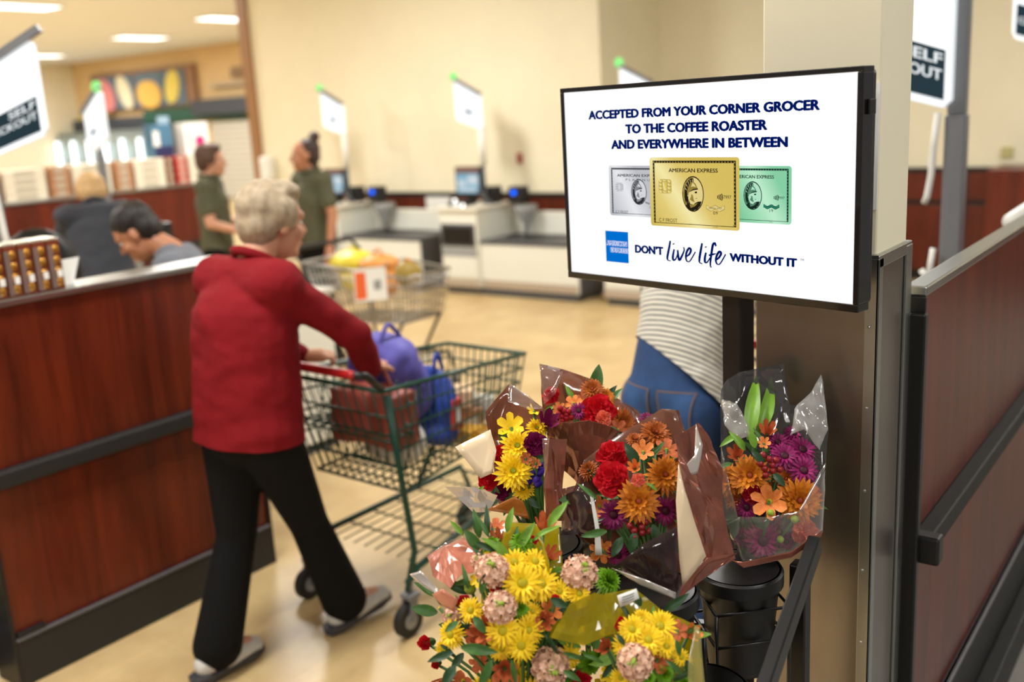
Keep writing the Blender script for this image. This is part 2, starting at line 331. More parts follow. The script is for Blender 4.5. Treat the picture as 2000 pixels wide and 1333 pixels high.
# ================================================================== checkout dividers
def divider(name, label, x0, x1, yb, ztop, zb, rail, depth=.15, flip=False):
    t = thing(name, label, 'counter', ((x0+x1)/2, yb, 0)); hx = (x1-x0)/2
    boxp('lower_panel', WOOD, t, (-hx, .015, .03), (hx, depth, rail[0]), .003)
    boxp('upper_panel', WOOD, t, (-hx, .015, rail[1]), (hx, depth, ztop), .003)
    boxp('rail_backing', BLACKP, t, (-hx, .02, rail[0]), (hx, depth, rail[1]), 0)
    boxp('bumper_rail', RUBBER, t, (-hx, -.025, rail[0]), (hx, .02, rail[1]), .006)
    boxp('kick_base', RUBBER, t, (-hx, 0, 0), (hx, .015, zb), .004)
    boxp('base_lip', mat('kick_lip', rgb(92, 90, 94), .45), t, (-hx, -.004, zb-.012), (hx, .015, zb), .003)
    boxp('cap', SATIN, t, (-hx-.005, .0, ztop), (hx+.005, depth+min(.02, depth*.3), ztop+.022), .004)
    boxp('end_trim', BLACKP, t, (-hx-.012, .0, 0), (-hx, depth, ztop), .002); boxp('end_trim', BLACKP, t, (hx, .0, 0), (hx+.012, depth, ztop), .002)
    return t
lc = divider('checkout_counter', 'cherry wood checkout divider with black rail at the left, beside the walking shopper', 1.395, 2.485, 3.21, 1.29, .178, (.706, .763))
boxp('base_patch', BLACKP, lc, (-.54, -.003, .178), (-.44, .015, .197), .003)
rc = divider('checkout_counter', 'cherry wood checkout divider running away at the right edge behind the steel column', 2.14, 6.2, .53, 1.392, .3, (.80, .848), .035)
boxp('end_post', BLACK, rc, (-2.062, -.006, 0), (-2.036, .03, 1.36), .004)
boxp('rail_end', BLACKP, rc, (-2.032, -.045, .79), (-1.99, .02, .855), .006)
boxp('base_step', RUBBER, rc, (-2.03, -.05, 0), (2.03, .0, .12), .006)
bd = divider('checkout_counter', 'cherry wood divider seen only as a brown reflection in the steel column', -2.9, -.5, 2.5, 1.29, .178, (.706, .763))
md = divider('checkout_counter', 'cherry wood divider in the background loaded with stacked cartons', 3.6, 6.15, 8.1, 1.285, .178, (.706, .763), .28)
# lane counter behind the left divider (register desk)
ld = thing('register_desk', 'pale register desk behind the left divider, below the bowed man', 'desk', (3.42, 4.6, 0))
boxp('body', OFFW, ld, (-.35, -.5, .06), (.35, .65, .88), .01); boxp('top', mat('desk_top', rgb(196, 192, 180), .4), ld, (-.37, -.52, .88), (.37, .67, .91), .006); boxp('toe_kick', DGREY, ld, (-.33, -.48, 0), (.33, .63, .06), 0)
LED = glow('blue_led', (.0, .12, 1, 1), 2.6)
def led(parent, c, r=.022): return MB().ell(c, (r, r, r), n=12, m=8).build('led', LED, parent, True)
pt = thing('card_terminal', 'black card terminal with a blue light behind the bowed man', 'terminal', (3.32, 4.95, .91), R(200))
boxp('base', BLACKP, pt, (-.06, -.06, 0), (.06, .06, .18), .008); boxp('head', BLACKP, pt, (-.04, -.06, .18), (.03, .06, .4), .01); led(pt, (.03, 0, .36))
for i, (x, y, h, w, c, l) in enumerate(((3.1, 4.35, .2, .05, rgb(214, 190, 70), 'yellow bottle on the pale register desk'), (3.22, 4.25, .16, .045, rgb(226, 222, 214), 'white bottle on the pale register desk'), (3.45, 4.3, .22, .05, rgb(70, 90, 60), 'green bottle on the pale register desk'))):
    b = thing('bottle', l, 'bottle', (x, y, .91)); m = mat('bottle_%d' % i, c, .3)
    MB().lathe([(w*.95, 0), (w, .01), (w, h*.6), (w*.4, h*.8), (w*.36, h*.9)]).build('body', m, b, 'auto'); MB().lathe([(w*.42, h*.88), (w*.42, h)]).build('cap', WHITEP, b, 'auto')
for i, (x, y, s, c, l) in enumerate(((3.5, 4.75, (.1, .14, .14), rgb(190, 190, 186), 'grey carton beside the card terminal'), (3.08, 4.72, (.08, .1, .11), rgb(206, 180, 92), 'ochre carton beside the yellow bottle'), (3.3, 4.55, (.09, .09, .07), rgb(52, 58, 66), 'dark scale block in the middle of the register desk'))):
    o = thing('carton', l, 'box', (x, y, .91), R(20*i)); boxp('body', mat('carton_%d' % i, c, .6), o, (-s[0]/2, -s[1]/2, 0), (s[0]/2, s[1]/2, s[2]), .006); boxp('label_strip', PAPER, o, (-s[0]/2-.001, -s[1]*.3, s[2]*.3), (-s[0]/2, s[1]*.3, s[2]*.7), 0)
# chocolate boxes on the left divider
GOLD = mat('gold_foil', rgb(176, 126, 50), .3, .7); BRW = mat('box_brown', rgb(116, 52, 26), .4); CLR = mat('box_window', rgb(150, 140, 132), .15, .5); SILV = mat('foil_silver', rgb(225, 220, 205), .2, .6)
cb = thing('chocolate_box', '', 'chocolate box', (1.5, 3.29, 1.312))
boxp('carton', BRW, cb, (-.022, -.05, 0), (.022, .05, .165), .002); boxp('window', CLR, cb, (-.023, -.053, .006), (-.004, -.05, .15), .001)
boxp('lid', SILV, cb, (-.022, -.05, .165), (.022, .05, .175), .004)
for k in range(4): MB().ell((.004, -.05, .024+k*.037), (.013, .008, .016), n=10, m=7).build('gold_chocolate', GOLD, cb, True)
boxp('price_label', PAPER, cb, (-.004, -.0605, .042), (.013, -.059, .066), 0)
names = ['chocolate box at the far left end of the row on the divider', 'second gold and brown chocolate box from the left on the divider', 'third gold and brown chocolate box from the left on the divider', 'fourth gold and brown chocolate box from the left on the divider', 'fifth gold and brown chocolate box from the left on the divider', 'chocolate box at the right end of the row, next to the white card']
for i in range(6):
    o = cb if i == 0 else copy_tree(cb)
    o.location = (1.51+i*.049, 3.285, 1.312); o['label'] = names[i]; o['group'] = 'chocolate boxes on the left divider'
pc = thing('paper_card', 'folded white card standing on the left divider beside the chocolate boxes', 'card', (1.835, 3.30, 1.312), R(12))
MB().prism([(-.035, 0, 0), (.01, 0, 0), (.05, 0, .088), (-.045, 0, .088)], (0, 1, 0), .002).build('sheet', PAPER, pc); MB().prism([(-.035, .002, 0), (.01, .002, 0), (.01, .05, .001), (-.035, .05, .001)], (0, 0, 1), .002).build('foot', PAPER, pc)
# low rack at bottom left, seen past the end of the divider
lr = thing('candy_rack', 'low grey rack with yellow packets behind the bottom left end of the divider', 'rack', (1.0, 3.65, 0))
boxp('body', mat('rack_slate', rgb(84, 86, 98), .5), lr, (-.4, -.25, .0), (.36, .25, .14), .01); boxp('shelf', DGREY, lr, (-.4, -.2, .14), (.36, .25, .18), .006); boxp('back', GREY, lr, (-.4, .22, .18), (.36, .25, .9), .006)
for i in range(4):
    p = thing('snack_packet', '%s yellow snack packet on the low grey rack' % ['leftmost', 'second from left', 'third from left', 'rightmost'][i], 'packet', (.78+i*.15, 3.6, .18)); p['group'] = 'yellow packets on the low rack'
    MB().prism([(-.06, 0, 0), (.06, 0, 0), (.065, 0, .02), (.055, 0, .2), (-.055, 0, .2), (-.065, 0, .02)], (0, 1, 0), .05).build('bag', mat('packet_yellow', rgb(226, 176, 60), .4), p, bev=.012); boxp('crimp', SILV, p, (-.055, .02, .2), (.055, .03, .215), 0)
# office chair back, dark, left
oc = thing('office_chair', 'black chair back showing above the chocolate boxes at the left', 'chair', (2.55, 4.86, 0), R(70))
MB().ell((0, 0, 1.12), (.05, .2, .26)).build('backrest', BLACKP, oc, True); MB().ell((.22, 0, .78), (.24, .22, .06)).build('seat', BLACKP, oc, True); MB().cyl((.2, 0, .1), (.2, 0, .75), .03).build('column', BLACK, oc, True)
MB().cap((-.02, 0, .9), (.1, 0, .74), .02).build('back_bar', BLACK, oc, True)
for k in range(5):
    a = k*2*math.pi/5; MB().cap((.2, 0, .1), (.2+.26*math.cos(a), .26*math.sin(a), .055), .02, .014).build('foot', BLACK, oc, True); MB().ell((.2+.26*math.cos(a), .26*math.sin(a), .025), (.025, .025, .025), n=10, m=7).build('caster', BLACK, oc, True)
# ---------------------------------------------------------------- cartons stacked on the far divider
CT = {'white': mat('carton_white', rgb(232, 222, 200), .7), 'tan': mat('carton_tan', rgb(178, 126, 86), .7), 'red': mat('carton_red', rgb(200, 60, 54), .6), 'brown': mat('carton_brown', rgb(140, 82, 50), .7), 'tape': mat('carton_grey', rgb(190, 180, 160), .7)}
cols = [('tan', 3.95, .2), ('white', 4.26, .36), ('tan', 4.56, .18), ('white', 4.86, .36), ('tan', 5.16, .18), ('white', 5.43, .32), ('brown', 5.64, .07), ('red', 5.77, .12), ('white', 5.99, .28)]
for ci, (kind, cx, w) in enumerate(cols):
    n = 4
    for k in range(n):
        pos = ['bottom', 'second from the bottom', 'third from the bottom', 'top'][k]
        o = thing('carton', '%s carton, %s of stack %s on the background divider' % ({'white': 'white', 'tan': 'tan', 'red': 'red', 'brown': 'brown'}[kind], pos, ['leftmost', 'second from left', 'third from left', 'fourth from left', 'fifth from left', 'sixth from left', 'seventh from left', 'eighth from left', 'rightmost'][ci]), 'box', (cx, 8.24, 1.308+k*.064), 0, 'cartons stacked on the background divider')
        boxp('body', CT[kind], o, (-w/2+.004, -.12, 0), (w/2-.004, .12, .0625), .004)
        boxp('band', CT['tape'], o, (-w*.25, -.1215, .012), (w*.25, -.12, .05), 0)
d1 = thing('display_box', 'blue and white display box standing on the stacked cartons', 'display box', (5.68, 8.3, 1.5655))
boxp('body', mat('display_blue', rgb(76, 118, 146), .6), d1, (-.1, -.06, 0), (.12, .08, .3), .006); boxp('white_panel', PAPER, d1, (-.095, -.063, .1), (-.03, -.06, .24), 0); boxp('navy_panel', mat('display_navy', rgb(40, 42, 84), .6), d1, (-.09, -.065, .0), (.11, -.06, .1), 0); boxp('top_crown', mat('display_crown', rgb(150, 176, 196), .6), d1, (-.02, -.06, .3), (.1, -.04, .37), .004)
d2 = thing('display_box', 'white display box with a pink spot on the stacked cartons', 'display box', (5.98, 8.2, 1.5655))
boxp('body', PAPER, d2, (-.12, -.05, 0), (.16, .08, .3), .006); MB().prism([(.05+.055*math.cos(a*.5236), -.0535, .12+.06*math.sin(a*.5236)) for a in range(12)], (0, 1, 0), .003).build('pink_spot', mat('display_pink', rgb(206, 30, 116), .6), d2); boxp('grey_print', GREY, d2, (-.07, -.0525, .05), (-.05, -.05, .25), 0)
sd = thing('soap_dispenser', 'white dispenser on the cream wall edge behind the staff', 'dispenser', (8.66, 10.3, 1.1))
boxp('body', WHITEP, sd, (-.12, -.09, 0), (0, .09, .3), .03); boxp('lever', GREY, sd, (-.13, -.06, -.02), (-.03, .06, .03), .01)
# ---------------------------------------------------------------- self-checkout kiosks
SIGNW = glow('sign_white', (.97, .99, 1, 1), 1.35); SIGND = glow('sign_teal', rgb(44, 62, 70), .9); SIGNT = glow('sign_letters', (.9, .95, .95, 1), 1.0); GREENL = glow('green_beacon', (.3, 1, .26, 1), 1.15)
def sign_panel(t, x, y0, zb, zt, w, sh, s=1, beacon=True, full=False):
    """sheared light box on a pole: reaches out in +y (s=1) or -y (s=-1)"""
    def q(u, v): return (x, y0+s*w*u, zb+(zt-zb)*v+sh*u*(.62+.38*v))
    e = .07
    out = [q(e, 0), q(1-e, 0), q(1, e), q(1, 1-e), q(1-e, 1), q(e, 1), q(0, 1-e), q(0, e)]
    fr = MB().prism(out, (1, 0, 0), .045).build('sign_case', mat('sign_case', rgb(214, 222, 228), .4, emit=(.9, .95, 1, 1), es=.55), t)
    def qi(u, v): p = q(u, v); return (p[0]-.004, p[1], p[2])
    f = MB().prism([qi(.06, .06), qi(.94, .06), qi(.94, .94), qi(.06, .94)], (1, 0, 0), .004).build('sign_face', SIGNW, fr)
    v0, v1 = (.06, .42) if full else (.3, .4); u0, u1 = (.06, .94) if full else (.3, .62)
    MB().prism([(p[0]-.003, p[1], p[2]) for p in (qi(u0, v0), qi(u1, v0), qi(u1, v1), qi(u0, v1))], (1, 0, 0), .003).build('sign_band', SIGND, fr)
    for k, (txt, va, vb) in enumerate((('SELF', .39, .31), ('CHECKOUT', .275, .195)) if full else ()):
        a, b = ((.08, .46) if k == 0 else (.08, .9))
        # letters read from the aisle: their left side is the far (outer) end when s = 1
        if s == 1: xf = lambda u, w_: Vector(qi(1-u, w_))+Vector((-.006, 0, 0)); r = (1-b, 1-a, va, vb)
        else: xf = lambda u, w_: Vector(qi(u, w_))+Vector((-.006, 0, 0)); r = (1-b, 1-a, va, vb)
        text_fit('sign_letters', txt, SIGNT, fr, r, xf, .02)
    MB().bar(q(-.02, 1.02), q(1.12, 1.03), .05, .03).build('top_rail', GREYM, t)
    if beacon: MB().ell(q(1.0, 1.08), (.04, .04, .045), n=12, m=8).build('beacon', GREENL, t, True)
SCRB = glow('kiosk_screen_blue', (.34, .62, .78, 1), .75); SCRW = glow('kiosk_screen_white', (.8, .88, .92, 1), .8)
def kiosk():
    t = thing('self_checkout_kiosk', '', 'checkout kiosk')
    boxp('cabinet', OFFW, t, (0, -.15, .07), (.62, .33, .85), .012); boxp('toe_kick', DGREY, t, (.03, -1.3, 0), (.6, .31, .07), .004)
    bp = boxp('bill_panel', DGREY, t, (-.012, -.125, .49), (0, .315, .72), .006); boxp('bill_tray', mat('tray_black', rgb(24, 22, 20), .35), bp, (-.02, -.095, .515), (-.012, .29, .69), .004)
    boxp('lower_door', OFFW, t, (-.012, -.13, .17), (0, .31, .38), .006); boxp('mid_strip', GREY, t, (-.01, -.14, .39), (0, .32, .48), .004)
    boxp('kick_strip', mat('strip_taupe', rgb(176, 160, 140), .5), t, (-.008, -.15, .075), (0, .33, .15), .003)
    boxp('top_slab', mat('kiosk_top', rgb(222, 216, 200), .4), t, (-.03, -.18, .85), (.66, .36, .885), .008)
    boxp('bag_base', OFFW, t, (.03, -1.32, .07), (.62, -.15, .52), .012); boxp('end_panel', DGREY, t, (.03, -1.335, .07), (.62, -1.32, .53), .004)
    boxp('bag_kick_strip', mat('strip_taupe', rgb(176, 160, 140), .5), t, (.022, -1.3, .075), (.03, -.17, .16), .003)
    boxp('bag_platform', DGREY, t, (.02, -1.33, .52), (.62, -.16, .555), .006); boxp('back_panel', OFFW, t, (.6, -1.32, .555), (.66, -.15, .785), .008)
    MB().prism([(.55, -.2, .55), (.55, -1.0, .55), (.2, -.75, .556), (.2, -.35, .556)], (0, 0, 1), .008).build('scale_mat', BLACKP, t)
    mo = boxp('monitor', BLACKP, t, (.3, .0, .97), (.36, .34, 1.27), .012); boxp('screen', SCRB, mo, (.292, .025, 1.0), (.3, .315, 1.2), 0)
    for a, b in (((.03, 1.09), (.16, 1.18)), ((.06, 1.02), (.28, 1.05)), ((.19, 1.07), (.3, 1.13))): boxp('screen_tile', SCRW, mo, (.289, a[0], a[1]), (.292, b[0], b[1]), 0)
    boxp('topper', mat('topper_brown', rgb(116, 84, 80), .6), mo, (.295, .02, 1.21), (.3, .32, 1.262), 0); boxp('neck', BLACKP, t, (.33, .12, .885), (.38, .22, 1.0), .006)
    sc_ = boxp('scanner', BLACKP, t, (.08, .06, .885), (.24, .28, .93), .01); boxp('scan_glass', glow('scan_glass', (1, 1, .95, 1), 1.4), sc_, (.072, .12, .895), (.08, .2, .925), 0)
    for y in (.16, .06):
        MB().ell((.06, y, .90+.05*(y > .1)), (.016, .016, .016), n=10, m=6).build('scan_glint', glow('scan_glint', (1, 1, .93, 1), 3.5), sc_, True)  # bright highlights on the scanner, made as small glowing balls
    for y0 in (-.46, -.12):
        b = boxp('card_reader', BLACKP, t, (.36, y0, .885), (.5, y0+.17, 1.06), .012)
        if y0 < -.3: led(b, (.35, y0+.09, 1.0), .024)
        else: MB().cap((.3, y0+.02, .9), (.26, y0+.12, 1.02), .02).build('hand_scanner', DGREY, b, True)
    MB().lathe([(.02, -.3), (.03, -.2), (.12, -.05), (.13, 0)], 10, (.5, -.4, .86)).build('bag_hook', GREY, t, True)
    MB().cyl((.36, 0, .885), (.36, 0, 1.3), .018).build('pole', GREYM, t, True); MB().cyl((.36, 0, 1.28), (.36, 0, 1.66), .034).build('pole_sleeve', WHITEP, t, True)
    sign_panel(t, .34, -.02, 1.64, 1.98, .32, .16)
    return t
kk = kiosk(); kk.location = (7.75, 6.37, 0)
for i, (y, l) in enumerate(((6.37, 'white self-checkout kiosk in full view between the staff woman and the big screen'), (8.34, 'white self-checkout kiosk right behind the staff woman with the bun'), (4.43, 'white self-checkout kiosk mostly hidden behind the big screen'))):
    o = kk if i == 0 else copy_tree(kk); o.location = (7.75, y, 0); o['label'] = l; o['group'] = 'self-checkout kiosks along the back wall'
boxp('paper_notice', PAPER, None, (8.672, 7.32, .72), (8.678, 7.68, .92), 0, label='white notice on the wood strip between two kiosks', cat='paper')
boxp('wall_switch', mat('switch_red', rgb(170, 70, 60), .5), None, (8.675, 6.3, 1.25), (8.7, 6.36, 1.36), .006, label='small red switch on the cream wall beside the kiosk screen', cat='switch')
boxp('wall_switch', mat('switch_olive', rgb(190, 180, 120), .5), None, (9.925, 1.78, 1.14), (9.95, 1.88, 1.24), .006, label='small olive socket on the cream wall above the wood cabinet', cat='switch')
def pole_sign(name, label, loc, zpole0, zb, zt, w, sh, s, r, beacon=False, full=True):
    t = thing(name, label, 'sign', (loc[0], loc[1], 0))
    boxp('cabinet', GREY, t, (-.16, -.16, 0), (.16, .16, .86), .012)
    boxp('pole', GREYM, t, (-r, -r, .86), (r, r, zb-.02), .008); boxp('pole_head', GREYM, t, (-r*.8, -r*.85, zb-.02), (r*.8, r*.85, zt+.05), .006)
    sign_panel(t, -r-.06, s*r*.1, zb, zt, w, sh, s, beacon, full); return t
rs = pole_sign('checkout_sign', 'lit self checkout sign on a grey pole at the upper right beside the column', at(1861, 420, 3.7), .9, 1.73, 2.2, .36, .17, 1, .036)
MB().tube([(-.07, .05, 1.72), (-.075, .06, 1.6), (-.07, .065, 1.5), (-.075, .075, 1.42), (-.07, .085, 1.395)], .012).build('cable', WHITEP, rs, True)
MB().tube([(-.08, .045, 1.23), (-.09, .05, 1.17), (-.09, .055, 1.11)], .011).tube([(-.09, .055, 1.11), (-.1, .08, 1.15)], .011).build('cable_clip', WHITEP, rs, True)
ls = pole_sign('checkout_sign', 'large lit self checkout sign cut off by the left edge of the picture', at(-18, 400, 4.3), .9, 1.72, 2.05, .3, .17, -1, .04); ls.rotation_euler.z = R(45)
MB().tube([(-.06, -.04, 1.68), (-.065, -.05, 1.55), (-.06, -.055, 1.42), (-.07, -.075, 1.32)], .014).build('cable', WHITEP, ls, True)
ms = pole_sign('checkout_sign', 'narrow lit sign with a green light in front of the stacked cartons', at(203, 350, 8.2), .9, 1.66, 1.98, .32, .16, -1, .03, True, False); ms.rotation_euler.z = R(-8)
es = pole_sign('checkout_sign', 'lit sign barely showing at the right edge of the picture', at(2090, 300, 5.4), .9, 1.94, 2.32, .3, .16, 1, .04)
# hand scanner and black register parts behind the right divider
hs = thing('hand_scanner', 'white hand scanner on a black stand at the right edge behind the divider', 'scanner', at(1995, 400, 3.5)-Vector((0, 0, .12)))
MB().cap((0, 0, -.2), (.05, 0, .02), .012).build('stand', BLACKP, hs, True); MB().cap((.0, .03, .06), (.06, -.04, .12), .03, .025).build('head', WHITEP, hs, True); MB().prism([(-.02, .07, -.1), (.02, .02, -.1), (.05, -.02, .06), (.02, .03, .06)], (0, 0, 1), .012).build('tray', BLACKP, hs)
kb = thing('register_keyboard', 'black register block between the steel column and the grey pole', 'register', at(1805, 556, 3.25)-Vector((0, 0, .1)), R(20))
boxp('body', BLACKP, kb, (-.09, -.12, -.02), (.12, .14, .06), .01)
for i in range(4): boxp('key_row', DGREY, kb, (-.07+i*.045, -.1, .06), (-.04+i*.045, .12, .072), .003)
rd = thing('register_desk', 'dark register desk hidden behind the right divider', 'desk', (3.15, .9, 0)); kz = kb.location.z-.022; boxp('body', DGREY, rd, (-.3, -.18, 0), (.4, .16, kz-.02), .01); boxp('top', BLACKP, rd, (-.32, -.2, kz-.02), (.42, .18, kz), .004)

# ================================================================== the big screen on its post
TVA = R(-102.3); TR = Vector((math.cos(TVA), math.sin(TVA), 0)); TB = Vector((-math.sin(TVA), math.cos(TVA), 0))
TL = Vector((1.8699, 1.2326, 1.8477)); root = TL + TR*.35 + TB*.09; ZT = TL.z
tv = thing('television', 'big black flat screen on a post showing a white card advertisement', 'television', (root.x, root.y, 0), TVA)
b1, b2 = .0095, .011
fr = MB()
for a, b in (((-.35-b1, -.094, ZT), (.35+b2, -.058, ZT+b1)), ((-.35-b1, -.094, ZT-.394-.014), (.35+b2, -.058, ZT-.394)), ((-.35-b1, -.094, ZT-.394), (-.35, -.058, ZT)), ((.35, -.094, ZT-.394), (.35+b2, -.058, ZT))): fr.box(a, b)
fr.build('bezel', mat('bezel_gloss', rgb(20, 16, 16), .18, coat=.6), tv, bev=.0015)
boxp('housing', BLACKP, tv, (-.345, -.07, ZT-.40), (.355, -.035, ZT+.005), .008); boxp('rear_bulge', BLACKP, tv, (-.2, -.036, ZT-.34), (.2, -.01, ZT-.06), .01)
MB().box((.3615, -.08, ZT-.07), (.3665, -.06, ZT-.045)).build('side_button', BLACKP, tv, bev=.001)
boxp('mount_plate', BLACK, tv, (-.06, -.012, ZT-.28), (.11, .0, ZT-.12), .003)
MB().box((.001, -.004, .03), (.049, .044, ZT-.13)).build('post', mat('post_black', rgb(24, 20, 20), .4), tv, bev=.004); boxp('base_plate', BLACK, tv, (-.2, -.18, 0), (.25, .22, .03), .006)
scr = boxp('screen', glow('screen_white', (1, 1, 1, 1), 1.0), tv, (-.35, -.0905, ZT-.394), (.35, -.088, ZT), 0)
LAY = [0]
def S(u, v, k=0): return Vector((-.35+u, -.0908-.00025*k, ZT-v))
def flat(name, pts, m, k, **kw):      # a printed shape on the screen, pts = [(u, v)]
    me = bpy.data.meshes.new(name); me.from_pydata([S(u, v, k) for u, v in pts], [], [list(range(len(pts)))]); me.update()
    return link(name, me, m, scr, fix=False, **kw)
NAVY = glow('ad_navy', rgb(0, 23, 94), 1); INK = glow('ad_ink', rgb(34, 30, 22), 1); BLUE = glow('ad_blue', rgb(0, 111, 207), 1); ADW = glow('ad_white', (1, 1, 1, 1), 1)
def adt(txt, r, m=NAVY, k=1, bold=.05, name='lettering'): return text_fit(name, txt, m, scr, r, lambda u, v: S(u, v, k), bold)
adt('ACCEPTED FROM YOUR CORNER GROCER', (.0720, .6292, .0410, .0596)); adt('TO THE COFFEE ROASTER', (.1765, .5225, .0718, .0910)); adt('AND EVERYWHERE IN BETWEEN', (.1354, .5657, .1031, .1220))
adt('DON’T', (.1940, .2715, .3205, .3379)); adt('WITHOUT IT', (.4370, .5868, .3213, .3378)); adt('TM', (.5932, .6008, .3211, .3250), bold=.0)
# brush lettering: live life
STR = [[(.2905, .3067), (.2874, .3202), (.2835, .3343), (.2818, .3429), (.284, .3472), (.2904, .3478)], [(.3001, .3235), (.2971, .3353), (.2965, .3428), (.299, .346), (.3045, .3422), (.309, .3323)], [(.2985, .3116), (.2992, .3137)], [(.3093, .3243), (.3102, .3344), (.3132, .3447), (.3201, .3357), (.3259, .3238), (.3248, .3176)], [(.33, .3366), (.3386, .3312), (.343, .3225), (.3391, .3186), (.3328, .326), (.33, .337), (.3328, .3452), (.3406, .3441), (.3542, .3252)], [(.3712, .3067), (.3682, .3197), (.3645, .3364), (.3644, .3451), (.3712, .3479)], [(.3806, .3245), (.3777, .3354), (.3782, .3436), (.3832, .3436), (.3905, .3344)], [(.38, .3127), (.3807, .3147)], [(.4049, .3105), (.4021, .3045), (.3975, .309), (.3938, .326), (.3912, .3425), (.3914, .3511), (.3941, .3529)], [(.3874, .3297), (.4044, .3252)], [(.4033, .3381), (.4116, .3327), (.4169, .3242), (.4136, .3204), (.4076, .327), (.4043, .3378), (.4075, .3453), (.4149, .3436), (.4279, .3248)]]
def catmull(P, n=8):
    Q = [P[0]]+list(P)+[P[-1]]; out = []
    for i in range(1, len(Q)-2):
        for k in range(n):
            t = k/n; out.append(tuple(.5*((2*Q[i][c])+(-Q[i-1][c]+Q[i+1][c])*t+(2*Q[i-1][c]-5*Q[i][c]+4*Q[i+1][c]-Q[i+2][c])*t*t+(-Q[i-1][c]+3*Q[i][c]-3*Q[i+1][c]+Q[i+2][c])*t**3) for c in range(len(P[0]))))
    out.append(tuple(P[-1])); return out
def ribbon(name, P, w, m, k, n=8, taper=True):
    C = catmull(P, n); vs = []; fs = []
    for i, p in enumerate(C):
        a = C[max(0, i-1)]; b = C[min(len(C)-1, i+1)]; dx, dy = b[0]-a[0], b[1]-a[1]; L = math.hypot(dx, dy) or 1
        t = i/(len(C)-1); ww = w*(.75+.55*abs(dy)/L)*((.55+.45*math.sin(math.pi*min(1, t*1.1+.1))) if taper else 1)
        nx, ny = -dy/L*ww/2, dx/L*ww/2; vs += [S(p[0]+nx, p[1]+ny, k), S(p[0]-nx, p[1]-ny, k)]
    for i in range(len(C)-1): fs.append((2*i, 2*i+1, 2*i+3, 2*i+2))
    me = bpy.data.meshes.new(name); me.from_pydata(vs, [], fs); me.update(); return link(name, me, m, scr, fix=False)
for s_ in STR: ribbon('brush_stroke', s_, .0044, NAVY, 1)
flat('logo_square', [(.1098, .2955), (.1756, .2953), (.1753, .3620), (.1100, .3622)], BLUE, 1)
adt('AMERICAN', (.1115, .1722, .3158, .3272), ADW, 2, .09, 'logo_outline'); adt('EXPRESS', (.1228, .1762, .3305, .3415), ADW, 2, .09, 'logo_outline')
adt('AMERICAN', (.1120, .1715, .3165, .3265), BLUE, 3, .02, 'logo_letters'); adt('EXPRESS', (.1234, .1757, .3312, .3408), BLUE, 3, .02, 'logo_letters')
def card_mat(name, stops):
    m = bpy.data.materials.new(name); m.use_nodes = True; nt = m.node_tree; nt.nodes.clear()
    tc_ = nt.nodes.new('ShaderNodeTexCoord'); mp = nt.nodes.new('ShaderNodeMapping'); mp.inputs['Rotation'].default_value = (0, R(28), 0); nt.links.new(tc_.outputs['Generated'], mp.inputs[0])
    sx = nt.nodes.new('ShaderNodeSeparateXYZ'); nt.links.new(mp.outputs[0], sx.inputs[0]); rp = nt.nodes.new('ShaderNodeValToRGB')
    while len(rp.color_ramp.elements) < len(stops): rp.color_ramp.elements.new(.5)
    for e, (p_, c_) in zip(rp.color_ramp.elements, stops): e.position = p_; e.color = c_
    nt.links.new(sx.outputs[0], rp.inputs[0])
    n = nt.nodes.new('ShaderNodeTexNoise'); n.inputs['Scale'].default_value = 20; m2 = nt.nodes.new('ShaderNodeMapping'); m2.inputs['Scale'].default_value = (1.2, 1, 12); nt.links.new(tc_.outputs['Generated'], m2.inputs[0]); nt.links.new(m2.outputs[0], n.inputs['Vector'])
    mr = nt.nodes.new('ShaderNodeMapRange'); mr.inputs[3].default_value = .9; mr.inputs[4].default_value = 1.1; nt.links.new(n.outputs[0], mr.inputs[0])
    e = nt.nodes.new('ShaderNodeEmission'); nt.links.new(rp.outputs[0], e.inputs[0]); nt.links.new(mr.outputs[0], e.inputs[1]); o = nt.nodes.new('ShaderNodeOutputMaterial'); nt.links.new(e.outputs[0], o.inputs[0]); return m
GC = card_mat('gold_card', [(0, rgb(206, 180, 84)), (.3, rgb(226, 204, 118)), (.5, rgb(244, 232, 168)), (.7, rgb(222, 196, 108)), (1, rgb(214, 190, 96))])
PC = card_mat('platinum_card', [(0, rgb(176, 178, 186)), (.3, rgb(206, 208, 214)), (.6, rgb(232, 233, 236)), (1, rgb(190, 192, 198))])
EC = card_mat('green_card', [(0, rgb(120, 196, 150)), (.4, rgb(160, 222, 182)), (.65, rgb(190, 236, 204)), (1, rgb(134, 206, 164))])
def rrect(u0, u1, v0, v1, r, n=5):
    P = []
    for (cu, cv, a0) in ((u1-r, v0+r, -90), (u1-r, v1-r, 0), (u0+r, v1-r, 90), (u0+r, v0+r, 180)):
        for i in range(n+1): a = R(a0+90*i/n); P.append((cu+r*math.cos(a), cv+r*math.sin(a)))
    return P
